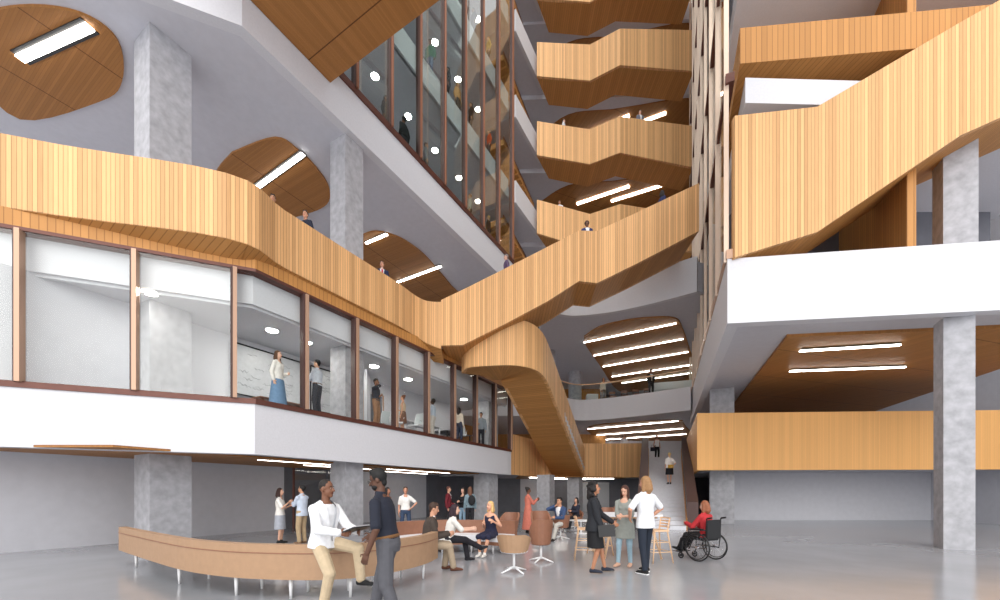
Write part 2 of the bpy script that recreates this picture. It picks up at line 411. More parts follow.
# ================================================================== CURVED WOOD BALUSTRADE OF LEVEL 3 AND THE BRIDGE
bal = [V((p[0], p[1])) for p in [(base[0]-9.9, base[1]-3.96), (base[0]-4.5, base[1]-1.8)]]
cur = [V(LP(A1+.12, 9.9)), V(LP(A1+.12, 11.2)), V(LP(A1+.12, 13)), V(LP(A1+.12, 15)), V(XD(414, 16.0)), V(XD(424, 16.45)), V(XD(432, 16.6)), V(XD(441, 16.62))]
path = smooth_path(bal+cur, 5)
t = thing('wood_balustrade', 'long curved oak slat balustrade above the meeting room glass', 'balustrade', (cur[3].x, cur[3].y, 7.8))
zb = [7.82-(.42 if p.x > -3.4 else 0)*min(1, max(0, (p.x+3.4)/1.2)) for p in path]
zt = [9.45 for p in path]
m = MB(); m.wall(path, zb, zt, .16); m.build('slat_panel', WOOD, t)
m = MB(); back = offset(path, .9)
pr = [(p.x, p.y) for p in path]+[(p.x, p.y) for p in back[::-1]]
for i in range(len(path)-1):
    q = [path[i], path[i+1], back[i+1], back[i]]
    m.prism([(p.x, p.y) for p in q], [zb[i]-.0, zb[i+1], zb[i+1]-.35, zb[i]-.35], [zb[i]+.02, zb[i+1]+.02, zb[i+1]+.02, zb[i]+.02], LW)
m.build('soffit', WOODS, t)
# bridge rising to the right wing
def D2(px, D): return V(XD(px, D))
bp = [(441, 16.62, 300, 345.5), (463, 16.6, 289.5, 345), (505, 16.55, 268.5, 324), (548, 16.5, 246.5, 301), (579, 16.45, 230.5, 281), (597, 16.5, 231, 283), (640, 16.3, 211, 262), (699, 16.0, 183, 231)]
P = [D2(a, b) for a, b, _, _ in bp]
z1 = [EYE+(HZ-t_)/F*b for _, b, t_, _ in bp]; z0 = [EYE+(HZ-b_)/F*b for _, b, _, b_ in bp]
t = thing('wood_footbridge', 'oak clad footbridge stair rising across the atrium to the right wing', 'bridge', (P[0].x, P[0].y, z0[0]))
m = MB(); m.wall(P, z0, z1, .16); m.build('parapet', WOOD, t)
Pb = [p+V((.15, 2.0)) for p in P]
m = MB(); m.wall(Pb, z0, z1, .16); m.build('parapet', WOOD, t)
m = MB()
for i in range(len(P)-1):
    q = [P[i]+V((0, .1)), P[i+1]+V((0, .1)), Pb[i+1]+V((0, .05)), Pb[i]+V((0, .05))]
    m.prism([(p.x, p.y) for p in q], [z0[i], z0[i+1], z0[i+1], z0[i]], [z0[i]+1.1, z0[i+1]+1.1, z0[i+1]+1.1, z0[i]+1.1], 0)
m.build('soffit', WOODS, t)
# ---- swooping stair down to level 2
sw = [(V((-1.75, 18.2)), 6.95, 8.8), (V((-1.35, 17.35)), 6.95, 8.8), (V((-.2, 17.0)), 6.93, 8.85), (V((.6, 17.05)), 6.95, 8.9), (V((1.25, 17.3)), 6.93, 8.9), (V((1.8, 17.8)), 6.85, 8.75),
      (V((2.25, 18.65)), 6.6, 8.45), (V((3.05, 20.65)), 5.72, 7.6), (V((4.45, 24.2)), 4.14, 6.1), (V((5.85, 27.7)), 2.58, 4.6)]
sp = smooth_path([V((a.x, a.y, b)) for a, b, c in sw], 5); st = smooth_path([V((a.x, a.y, c)) for a, b, c in sw], 5)
t = thing('wood_staircase', 'swooping oak clad stair curving down from the bridge to level two', 'staircase', (1.5, 18, 2.7))
PP = [V((p.x, p.y)) for p in sp]; zz0 = [p.z for p in sp]; zz1 = [p.z for p in st]
m = MB(); m.wall(PP, zz0, zz1, .15); m.build('parapet', WOOD, t)
inn = offset(PP, 2.2)
cen = V((-1.0, 19.2))
for i, p in enumerate(inn):                                # inner side of the curve tightens
    if PP[i].x < 1.9 or PP[i].y < 18.4: inn[i] = V((min(p.x, .35), max(p.y, 19.0)))
m = MB(); u = 0
for i in range(len(PP)-1):
    q = [PP[i].lerp(inn[i], .04), PP[i+1].lerp(inn[i+1], .04), inn[i+1], inn[i]]; zi = [zz0[i], zz0[i+1], zz0[i+1], zz0[i]]; L_ = (PP[i+1]-PP[i]).length
    if PP[i].y > 18.0: L_ = math.hypot(L_, zz0[i+1]-zz0[i])
    uv = [(u, 0), (u+L_, 0), (u+L_, 2.2), (u, 2.2)]
    m.face([(a.x, a.y, z) for a, z in zip(q, zi)][::-1], uv[::-1]); m.face([(a.x, a.y, z+.35) for a, z in zip(q, zi)], uv); u += L_
    for a, b, za, zb_ in ((q[0], q[1], zi[0], zi[1]), (q[2], q[3], zi[2], zi[3])):
        m.face([(a.x, a.y, za), (b.x, b.y, zb_), (b.x, b.y, zb_+.35), (a.x, a.y, za+.35)], [(0, 0), (1, 0), (1, .3), (0, .3)])
m.build('soffit', WOODS, t)
m = MB(); k = [i for i in range(len(PP)) if PP[i].y > 18.6]
m.wall([inn[i] for i in k], [zz0[i] for i in k], [zz1[i] for i in k], -.15); m.build('parapet', WOOD, t)
m = MB(); a0 = V((PP[k[0]].x, PP[k[0]].y)); a1 = PP[-1]; n_ = 24
for i in range(n_):
    f0, f1 = i/n_, (i+1)/n_; z = 7.2-(7.2-3.1)*f1+.25
    q0 = a0.lerp(a1, f0); q1 = a0.lerp(a1, f1); lf = V((-.924, .38))*2.1
    m.prism([(q0.x, q0.y), (q1.x, q1.y), (q1.x+lf.x, q1.y+lf.y), (q0.x+lf.x, q0.y+lf.y)], z-.3, z)
m.build('treads', STEPM, t)

# ---- near overhead bridge underside at top left
c = LP(A2+.02, 12.95); a = LP(A2+.02, 8.0)
far = V(c); dr = V((N1.x, N1.y)); L_ = 17
q = [far, far+dr*L_, V(a)+dr*L_, V(a)]
t = thing('overhead_bridge', 'wide oak clad bridge seen from below crossing the top left corner', 'bridge', (c[0], c[1], 14.8))
m = MB(); m.prism([tuple(p) for p in q], 14.8, 15.2, LW, swap=True); m.build('soffit', WOODP, t)
m = MB(); m.wall([q[0], q[1]], 15.2, 17, -.15); m.build('parapet', WOOD, t)

# ================================================================== BACK OF THE ATRIUM
BK = 46
wallst('wall_back', [(-30, BK), (45, BK)], 0, 42, WALL, .3)
wallst('wall_right', [(24, 60), (24, 6)], 0, 42, WALL, -.3)
# level 2 slab at the back with wood parapet, opening for the stair
f2 = [D2(511, 23.6), D2(528, 25.6), D2(548, 28.2), D2(600, 28.4), D2(643, 28.3)]
f2 = smooth_path(f2, 4)
m = MB(); m.prism([(p.x, p.y+.1) for p in f2]+[(10.0, 28.4), (13.3, 28.4), (24, 28), (24, BK), (-9, BK), (-9, 26)], 2.62, 3.93, 0); m.build('ceiling', SOFF, **STR)
t = thing('wood_balustrade', 'straight oak slat balustrade of level two left of the big stair', 'balustrade', (6, 27, 2.6))
m = MB(); m.wall(f2, 2.58, 5.0, .14); m.build('slat_panel', WOOD, t)
# level 2 right wing corner box
q = [V((24, 17.2)), V((8.87, 18.0)), V((13.0, 28.0))]
t = thing('wood_balustrade', 'bright oak corner balustrade of level two above the wheelchair user', 'balustrade', (8.87, 18, 2.55))
m = MB(); m.wall(q, 2.53, 5.1, -.15); m.build('slat_panel', wood('pale_oak_board', (226, 172, 108), n=14, vary=.08, groove=.2), t)
m = MB(); m.prism([(8.9, 18.05), (24, 17.3), (24, 28), (13.0, 28)], 2.62, 3.93); m.build('ceiling', SOFF, **STR)
# level 3 slab with white fascia
f3 = smooth_path([V(XD(556, 27)), V(XD(575, 28.4)), V(XD(600, 28.2)), V(XD(640, 26.8)), V(XD(690.5, 24.9))], 5)
m = MB(); m.prism([(p.x, p.y+.1) for p in f3]+[(13, 27), (24, 27), (24, BK), (-6, BK), (-6, 27.5)], 6.75, 8.05); m.build('ceiling', SOFF, **STR)
m = MB(); m.wall(f3, 6.65, 8.12, .25); m.build('trim_16', PLAS, **STR)
t = thing('glass_balustrade', 'glass balustrade with thin wood handrail around the level three balcony', 'balustrade', (8, 27, 8.1))
fr = offset(f3, .12); m = MB(); m.wall(fr, 8.12, 9.2, .02); m.build('glass_panel', GLR, t)
m = MB(); m.tube([(p.x, p.y, 9.23) for p in fr], .045); m.build('handrail', ASH, t, smooth=True)
# level 4 slab with curved white fascia
f4 = [D2(541, 20.2), D2(556, 20.5), D2(575, 20.8), D2(610, 20.4), D2(650, 19.5), D2(697, 18.3)]
f4 = smooth_path(f4, 5); 
m = MB(); m.prism([(p.x, p.y+.1) for p in f4]+[(12, 20), (24, 20), (24, BK), (-4, BK), (-4, 32), (2.9, 30)], 10.82, 12.2); m.build('ceiling', SOFF, **STR)
m = MB(); m.wall(f4, 10.72, 12.35, .25); m.build('trim_17', PLAS, **STR)
# level 4 soffit lights seen over the fascia
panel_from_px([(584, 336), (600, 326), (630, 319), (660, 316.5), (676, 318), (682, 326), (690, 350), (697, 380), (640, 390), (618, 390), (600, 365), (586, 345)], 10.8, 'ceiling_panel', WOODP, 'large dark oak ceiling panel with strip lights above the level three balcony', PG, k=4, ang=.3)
for i, (p, q, l) in enumerate((((584, 343), (676, 324), 'first and nearest'), ((594, 356), (683, 339.5), 'second'), ((603, 367), (688, 352.5), 'third'), ((612, 377), (694, 365), 'fourth'), ((622, 383.5), (694, 373), 'farthest and lowest'))):
    strip(p, q, 10.78, .07, label='strip light over the level three balcony, %s of five rows' % l)
panel_from_px([(587, 430), (594, 425), (640, 421), (678, 420), (684, 424), (690, 440), (640, 446), (604, 442)], 6.72, 'ceiling_panel', WOODP, 'oak ceiling panel under the level three balcony above the stair head', PG, k=3, ang=.3)
for p, q, l in (((588, 429.5), (678, 421.5), 'first'), ((597, 435.5), (683, 429), 'second'), ((606, 440), (686, 434.5), 'third')):
    strip(p, q, 6.7, .07, label='strip light above the stair head, %s row from the front' % l)
for i, (p, q) in enumerate((((617, 291.5), (625, 289)), ((628, 288.5), (636, 286)), ((639, 285.5), (646, 283)), ((649, 281.5), (656, 279)), ((659, 277.5), (665, 275.5)))):
    strip(p, q, 18.88, .5, label='short tilted light seen over the level four ledge, %s of five from the left' % ('first', 'second', 'third', 'fourth', 'last')[i], group='short lights over the level four ledge')
# round columns of the back
def rcol(px, D, r, z0, z1, label):
    x, y = XD(px, D); m = MB(); m.tube([(x, y, z0), (x, y, z1)], r, 28); m.build('round_column', CONC, label=label, cat='column', loc=(x, y, z0), smooth=False)
rcol(575, 31, .5, 8.05, 10.82, 'round grey column on level three right of the wood stair')
rcol(548.5, 26.4, .45, 8.05, 10.82, 'round grey column top showing above the swooping stair')
# back room walls on level 3 and 2
wallst('wall_back', [(4, 38), (24, 38)], 8.05, 10.82, DARK)
wallst('wall_back', [(-6, 36), (9, 36)], 8.05, 10.82, WOODS)
wallst('wall_back', [(-9, 40), (24, 40)], 3.93, 6.75, WALL)
wallst('wall_back', [(-9, 36), (9.5, 36)], 3.93, 6.75, WOODS)
# ground floor back
wallst('wall_back', [(-6, 31.5), (1.6, 31.5)], 0, 2.62, DARK)
wallst('wall_back', [(1.6, 31.5), (3.6, 31.5)], 0, 2.62, WALL)
wallst('wall_back', [(3.6, 31.5), (9.6, 31.5)], 0, 2.62, DARK)
wallst('wall_back', [(12.4, 30), (24, 30)], 0, 2.62, DARK)
wallst('wall_back', [(9.6, 31.6), (12.4, 30.2)], 0, 2.62, DARK)
for px, D, l in ((544.5, 24.6, 'square concrete column behind the swivel chairs'), (574, 27.6, 'square concrete column behind the man in denim')):
    column('concrete_column', XD(px+5, D), .85, 0, 2.62, l)
column('concrete_column', (11.25, 19.2), 1.05, 0, 8.2, 'square concrete column right of the big stair under the oak box')
# oak ceilings boards of the ground floor
for i, (line, a) in enumerate((( [LP(A1-1.3, 9), LP(A1-1.3, 22.5)], 'left'),)):
    b = [LP(-17.9, 22.5), LP(-17.9, 9)]
    m = MB(); m.prism([tuple(p) for p in line]+b, 2.56, 2.61, LW, swap=True); m.build('ceiling_panel', WOODP, label='oak board ceiling over the lounge under the glazed room', cat='ceiling panel', group=PG)
m = MB(); m.prism([(1.2, 25.2), (9.0, 28.5), (9.0, 31), (1.2, 31)], 2.56, 2.61); m.build('ceiling_panel', WOODP, label='oak board ceiling behind the foot of the wood stair', cat='ceiling panel', group=PG)
for k, (a, D0, D1) in enumerate(((-14.6, 12.5, 15.5), (-15.8, 15, 18.5), (-14.8, 17.5, 21.5), (-16.6, 19, 22.3))):
    p, q = V(LP(a, D0)), V(LP(a, D1)); n = V((N1.x, N1.y))*.012
    t = thing('linear_light', 'strip light in the lounge ceiling, %s' % ('nearest, above the couple at left', 'between the left couple and the near column', 'right of the near concrete column', 'farthest, near the dark wall')[k], 'light', (p.x, p.y, 2.5), 0, 'linear ceiling lights')
    m = MB(); m.prism([tuple(p+n), tuple(q+n), tuple(q-n), tuple(p-n)], 2.548, 2.562); m.build('diffuser', LIGHT, t)
for k, (x, y, x2, y2) in enumerate(((2.0, 27.2, 4.6, 28.4), (5.2, 28.9, 8.4, 29.6), (3.6, 29.6, 6.6, 30.6))):
    t = thing('linear_light', 'strip light in the ceiling behind the foot of the wood stair, %s' % ('nearest', 'right hand one', 'farthest')[k], 'light', (x, y, 2.5), 0, 'linear ceiling lights')
    a, b = V((x, y)), V((x2, y2)); n = V((-(b-a).y, (b-a).x)).normalized()*.02
    m = MB(); m.prism([tuple(a+n), tuple(b+n), tuple(b-n), tuple(a-n)], 2.51, 2.555); m.build('diffuser', LIGHT, t)
gg = 'downlights over the lounge'
for px, py, l in ((418, 477.3, 'small downlight on the pale wall behind the woman in jeans'), (476, 480, 'small downlight above the group by the dark wall'), (509, 481, 'small downlight right of the far concrete column')):
    updisc(px, py, 2.6, l, .13, gg)

# ---- zigzag bridges
BD = [(537, 26.0), (590, 26.1), (620, 25.2), (694, 25.6)]
def zig(yt, yb, label, keep=3):
    pts = []
    for (px, D), a, b in zip(BD, yt, yb): pts.append((V(XD(px, D)), EYE+(HZ-b)/F*D, EYE+(HZ-a)/F*D))
    P = [p[0] for p in pts]; z0 = [p[1] for p in pts]; z1 = [p[2] for p in pts]
    t = thing('wood_footbridge', label, 'bridge', (P[0].x, P[0].y, z0[0]), 0, 'zigzag oak bridges')
    m = MB(); m.wall(P, z0, z1, .15); m.build('parapet', WOOD, t)
    Q = [P[0]+V((1.0, 1.95)), P[1]+V((.25, 1.95)), P[2]+V((.25, 1.9)), P[3]+V((.1, 2.0))]
    m = MB()
    for i in range(3):
        q = [P[i]+V((0, .1)), P[i+1]+V((0, .1)), Q[i+1], Q[i]]; zz = [z0[i], z0[i+1], z0[i+1], z0[i]]
        m.prism([(p.x, p.y) for p in q], zz, [z+1.1 for z in zz], 0)
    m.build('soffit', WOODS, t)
    m = MB(); m.wall(Q, [z+1.1 for z in z0], z1, .12); m.build('parapet', WOOD, t)
zig((-60, -56, -72, -70), (-2, 2, -14, -12), 'topmost zigzag oak bridge, only its underside in view')
zig((42, 44.5, 28.5, 30), (76, 80.5, 65, 71), 'second zigzag oak bridge from the top')
zig((121, 129.5, 116.5, 126), (155, 164, 152.5, 167.5), 'third zigzag oak bridge from the top')
zig((199.5, 214, 204, 216), (233, 249, 238, 252), 'lowest zigzag oak bridge, partly behind the rising footbridge')
# floors behind the bridges
for i, z in enumerate((20.2, 25.4, 30.6, 35.9)):
    m = MB(); m.prism([(1.6, 28.3), (24, 27.6), (24, BK), (-6, BK), (-6, 30)], z-1.3, z-.2); m.build('ceiling', SOFF, **STR)
    zc = z-1.3
    if i < 3 or 1:
        P0 = [(3.2, 31), (5, 29.4), (8, 29), (16, 28.7), (17, 38), (6, 38), (3.4, 36)]
        P0 = smooth_path([V(p) for p in P0+[P0[0]]], 4)[:-1]
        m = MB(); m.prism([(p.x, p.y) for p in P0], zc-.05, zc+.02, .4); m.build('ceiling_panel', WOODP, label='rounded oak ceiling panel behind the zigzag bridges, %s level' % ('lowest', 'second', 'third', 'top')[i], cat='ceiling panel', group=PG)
        for k in range(2):
            a = V((6.0+k*2.6, 31.2+k*-.3)); b = V((9.5+k*2.6, 29.4-k*.2)); n = V((-(b-a).y, (b-a).x)).normalized()*.12
            t = thing('linear_light', 'strip light behind the %s zigzag bridge gap, %s one' % (('lowest', 'second', 'third', 'top')[i], ('left', 'right')[k]), 'light', (a.x, a.y, zc-.1), 0, 'linear ceiling lights')
            m = MB(); m.prism([tuple(a+n), tuple(b+n), tuple(b-n), tuple(a-n)], zc-.1, zc-.06); m.build('diffuser', LIGHT, t)
wallst('wall_back', [(-6, 40), (24, 40)], 12.2, 36, DARK)
# small wood stair soffits beside the far corner of the upper glass
for i, z in enumerate((15.4, 20.2, 25.4, 30.6)):
    a = V(LP(A2-.75, 24.5)); b = V(LP(A2-.75, 28.4)); n = V((-N1.x, -N1.y))*1.3
    t = thing('stair_flight', 'small wood stair flight beside the upper glass corner, %s one' % ('lowest', 'second lowest', 'second highest', 'highest')[i], 'staircase', (a.x, a.y, z), 0, 'stair flights by the glass corner')
    m = MB(); 
    for k in range(12):
        f0, f1 = k/12, (k+1)/12; p, q = b.lerp(a, f0), b.lerp(a, f1); zz = z+1.7+1.3*f1
        m.prism([tuple(p), tuple(q), tuple(q+n), tuple(p+n)], zz-.35, zz)
    m.build('treads', WOODS, t)
    m = MB(); m.wall([a, b], [z+2.9, z+1.6], [z+3.15, z+1.85], .06); m.build('stringer', RUST, t)

# ================================================================== BIG STAIR
t = thing('big_staircase', 'wide pale stone stair rising between two rust brown parapets', 'staircase', (7.1, 16.5, 0))
nst = 24; a0 = V((6.1, 16.5)); a1 = V((10.4, 28)); b0 = V((7.62, 16.3)); b1 = V((12.65, 27.9))
m = MB()
for i in range(nst):
    f0, f1 = i/nst, (i+1)/nst; z = 3.95*(i+1)/nst
    q = [a0.lerp(a1, f0), b0.lerp(b1, f0), b0.lerp(b1, f1), a0.lerp(a1, f1)]
    m.prism([tuple(p) for p in q], max(0, z-.5), z)
m.build('treads', STEPM, t)
for P, s_, nm in (((a0, a1), .42, 'left'), ((b0, b1), -.42, 'right')):
    m = MB(); m.wall([P[0], P[1]], [0, 3.0], [1.15, 5.35], s_); m.build('parapet', BROWNP, t)
    m = MB(); w = V((.03 if s_ < 0 else -.03, 0)); m.wall([P[0]+w*-1, P[1]+w*-1], [0, 3.2], [.5, 4.6], .04 if s_ > 0 else -.04); m.build('wood_skirting', WOODS, t)
# ================================================================== RIGHT WING
B3 = 1.74
def RP(D, b=B3): return V((b+.4125*D, D))
Rn, Rf = 11.15, 24.4
line = [RP(Rf+3.2), RP(Rn), RP(Rn)+V((12, -1.5))]
off = lambda d: [tuple(p) for p in offset(line, d)]
m = MB(); m.wall(line, 6.25, 8.05, .3); m.build('trim_18', PLAS, **STR)
m = MB(); m.prism(off(.3)+[(24, 27.5)], 6.6, 8.0); m.build('ceiling', SOFF, **STR)
m = MB(); m.prism([tuple(p) for p in offset(line, 2.0)]+[(23.5, 26)], 6.5, 6.6, .3); m.build('ceiling_panel', WOODP, label='oak board soffit under the right wing', cat='ceiling panel', group=PG)
gl_line = [RP(Rf+3), RP(Rn+.1)]
t = thing('window_4', None, None); t['kind'] = 'structure'
Dm = [Rn+.1+i*1.9 for i in range(8)]+[Rf+2.9]
for i, D in enumerate(Dm):
    p = RP(D, B3-.02); ang = math.atan2(E3.y, E3.x); M_ = Matrix.Translation((p.x, p.y, 0)) @ Matrix.Rotation(ang, 4, 'Z')
    m = MB(); m.box((0, 0, 32), (.07, .12, 48), M_); m.build('mullion', BRONZEL, t)
    if i < len(Dm)-1:
        m = MB(); m.wall([RP(Dm[i+1], B3), p], 8.1, 56, .02); m.build('glass_pane', GL, t)
m = MB(); m.wall([RP(Rf+3, B3-.03), RP(Rn, B3-.03)], 8.05, 8.3, .3); m.build('sill', BRONZE, t)
for k, z in enumerate((13.1, 17.6, 22.2, 26.8, 31.4, 36, 40.6, 45.2, 49.8, 54.4)):
    m = MB(); m.wall([RP(Rf+3, B3-.05), RP(Rn, B3-.05)], z-.15, z+.1, .22); m.build('transom', RUST, t)
    m = MB(); m.prism([tuple(RP(Rf+3, B3+.5)), tuple(RP(Rn, B3+.5)), (RP(Rn).x+12, Rn+.3), (23, Rf+3)], z-.7, z); m.build('ceiling', PLAS, **STR)
wallst('wall_right', [RP(Rf+3, B3+5), RP(Rn, B3+5)], 8.0, 56, WOODS)
# corner terrace of the right wing, beyond the photograph's sharp part
t = thing('wood_footbridge', 'broad oak parapet climbing right from the corner of the right wing', 'bridge', (6.5, 11.1, 7.9))
q = [V((6.45, 11.0)), V((8.6, 10.85)), V((12.2, 10.6)), V((17.0, 10.2))]
m = MB(); m.wall(q, [8.0, 8.6, 11.0, 13.0], [11.9, 12.0, 14.0, 16.5], .16); m.build('parapet', WOOD, t)
m = MB(); qb = [V((7.75, 13.2))]+[p+V((.3, 2.2)) for p in q[1:]]; zb = [8.0, 8.6, 11.0, 13.0]
for i in range(3): m.prism([tuple(p) for p in (q[i]+V((0, .1)), q[i+1]+V((0, .1)), qb[i+1], qb[i])], [zb[i], zb[i+1], zb[i+1], zb[i]], [zb[i]+.4, zb[i+1]+.4, zb[i+1]+.4, zb[i]+.4])
m.build('soffit', WOODS, t)
wallst('wall_right', [(19, 15.5), (9, 15.5)], 8.0, 36, DARK, -.2)
m = MB(); m.prism([(6.75, 11.25), (18, 10.3), (18, 18), (9.5, 18)], 13.6, 14.6, .2); m.build('ceiling', WOODS, **STR)
column('concrete_column', (12.6, 10.6), .6, 0, 6.3, 'square concrete column at the far right under the right wing')
column('concrete_column', (13.4, 11.2), .7, 8.0, 13.6, 'square concrete column behind the climbing parapet at far right')
wallst('wall_right', [(24, 22), (11.6, 22)], 0, 2.62, WALL, -.2)

for i, (p, q) in enumerate((((800, 352), (900, 346)), ((790, 372), (905, 368)), ((830, 318), (960, 308)))):
    strip(p, q, 6.5, .1, label='added fill strip light in the oak soffit of the right wing, %s' % ('middle row', 'farthest row', 'nearest row')[i])  # unseen strip lights, added to brighten the right wing underside
# ================================================================== LIGHT AND CAMERA
w = bpy.data.worlds.new('world'); bpy.context.scene.world = w; w.use_nodes = True
nt = w.node_tree; bg = nt.nodes['Background']
tc = nt.nodes.new('ShaderNodeTexCoord'); sx = nt.nodes.new('ShaderNodeSeparateXYZ'); rp = nt.nodes.new('ShaderNodeValToRGB')
nt.links.new(tc.outputs['Generated'], sx.inputs[0]); nt.links.new(sx.outputs[2], rp.inputs[0]); nt.links.new(rp.outputs[0], bg.inputs[0])
rp.color_ramp.elements[0].position = 0; rp.color_ramp.elements[0].color = (.86, .88, .92, 1)
rp.color_ramp.elements[1].position = .9; rp.color_ramp.elements[1].color = (1, .99, .97, 1)
bg.inputs[1].default_value = 1.6
def sun(name, d, s, ang, col=(1, .97, .92)):
    l = bpy.data.lights.new(name, 'SUN'); l.energy = s; l.angle = math.radians(ang); l.color = col
    o = bpy.data.objects.new(name, l); C.objects.link(o); o.rotation_euler = V(d).to_track_quat('-Z', 'Y').to_euler(); return o
sun('sun', (.0, .95, -.29), 1.38, 45)
def area(name, loc, sx_, sy_, e, rot=(0, 0, 0), col=(1, .96, .9)):
    l = bpy.data.lights.new(name, 'AREA'); l.shape = 'RECTANGLE'; l.size = sx_; l.size_y = sy_; l.energy = e; l.color = col
    o = bpy.data.objects.new(name, l); C.objects.link(o); o.location = loc; o.rotation_euler = rot; return o
# rows of ceiling lamps of each storey
ra = math.atan2(E1.y, E1.x)
def lamp(name, loc, e, r=.06):
    l = bpy.data.lights.new(name, 'POINT'); l.energy = e; l.shadow_soft_size = r; l.color = (1, .96, .91)
    o = bpy.data.objects.new(name, l); C.objects.link(o); o.location = loc
sun('skylight_sun', (.12, .55, -.8), .75, 35, (1, .99, .97))
cd = bpy.data.cameras.new('camera'); cam = bpy.data.objects.new('camera', cd); C.objects.link(cam)
cam.location = (0, 0, EYE); cam.rotation_euler = (math.pi/2, 0, 0)
cd.sensor_width = 36; cd.lens = F/1000*36; cd.shift_y = (HZ-300)/1000; cd.clip_end = 300
sc = bpy.context.scene; sc.camera = cam
sc.view_settings.view_transform = 'Standard'; sc.view_settings.look = 'None'; sc.view_settings.gamma = 1; sc.view_settings.use_curve_mapping = False
sc.view_settings.exposure = .06

sc.cycles.max_bounces = 12; sc.cycles.diffuse_bounces = 8; sc.cycles.transparent_max_bounces = 16
# ================================================================== PEOPLE
PEND = []
def skinm(c): return mat('skin_%d_%d_%d' % c, c, .55)
def clothm(c, n=.08): return mat('cloth_%d_%d_%d' % c, c, .85, noise=n, nscale=14)
TORSO_M = [(-.13, .12, .09), (-.05, .165, .115), (.05, .158, .108), (.15, .145, .1), (.27, .162, .112), (.37, .178, .115), (.44, .165, .095), (.49, .11, .075), (.53, .062, .06)]
TORSO_F = [(-.13, .12, .1), (-.05, .172, .118), (.05, .15, .102), (.15, .125, .09), (.27, .145, .108), (.36, .156, .112), (.43, .145, .088), (.49, .095, .068), (.53, .05, .052)]
def ik(a, b, l1, l2, pole):
    d = b-a; L_ = min(d.length, (l1+l2)*.999); L_ = max(L_, abs(l1-l2)+.01); dn = d.normalized(); b2 = a+dn*L_
    x = (l1*l1-l2*l2+L_*L_)/(2*L_); h = math.sqrt(max(0, l1*l1-x*x))
    p = pole-dn*pole.dot(dn)
    p = p.normalized() if p.length > 1e-4 else dn.orthogonal().normalized()
    return a+dn*x+p*h, b2
def interp(tab, t):
    if t <= tab[0][0]: return tab[0][1:]
    for i in range(len(tab)-1):
        if t <= tab[i+1][0]:
            f = (t-tab[i][0])/(tab[i+1][0]-tab[i][0]); return tuple(tab[i][k]*(1-f)+tab[i+1][k]*f for k in (1, 2))
    return tab[-1][1:]
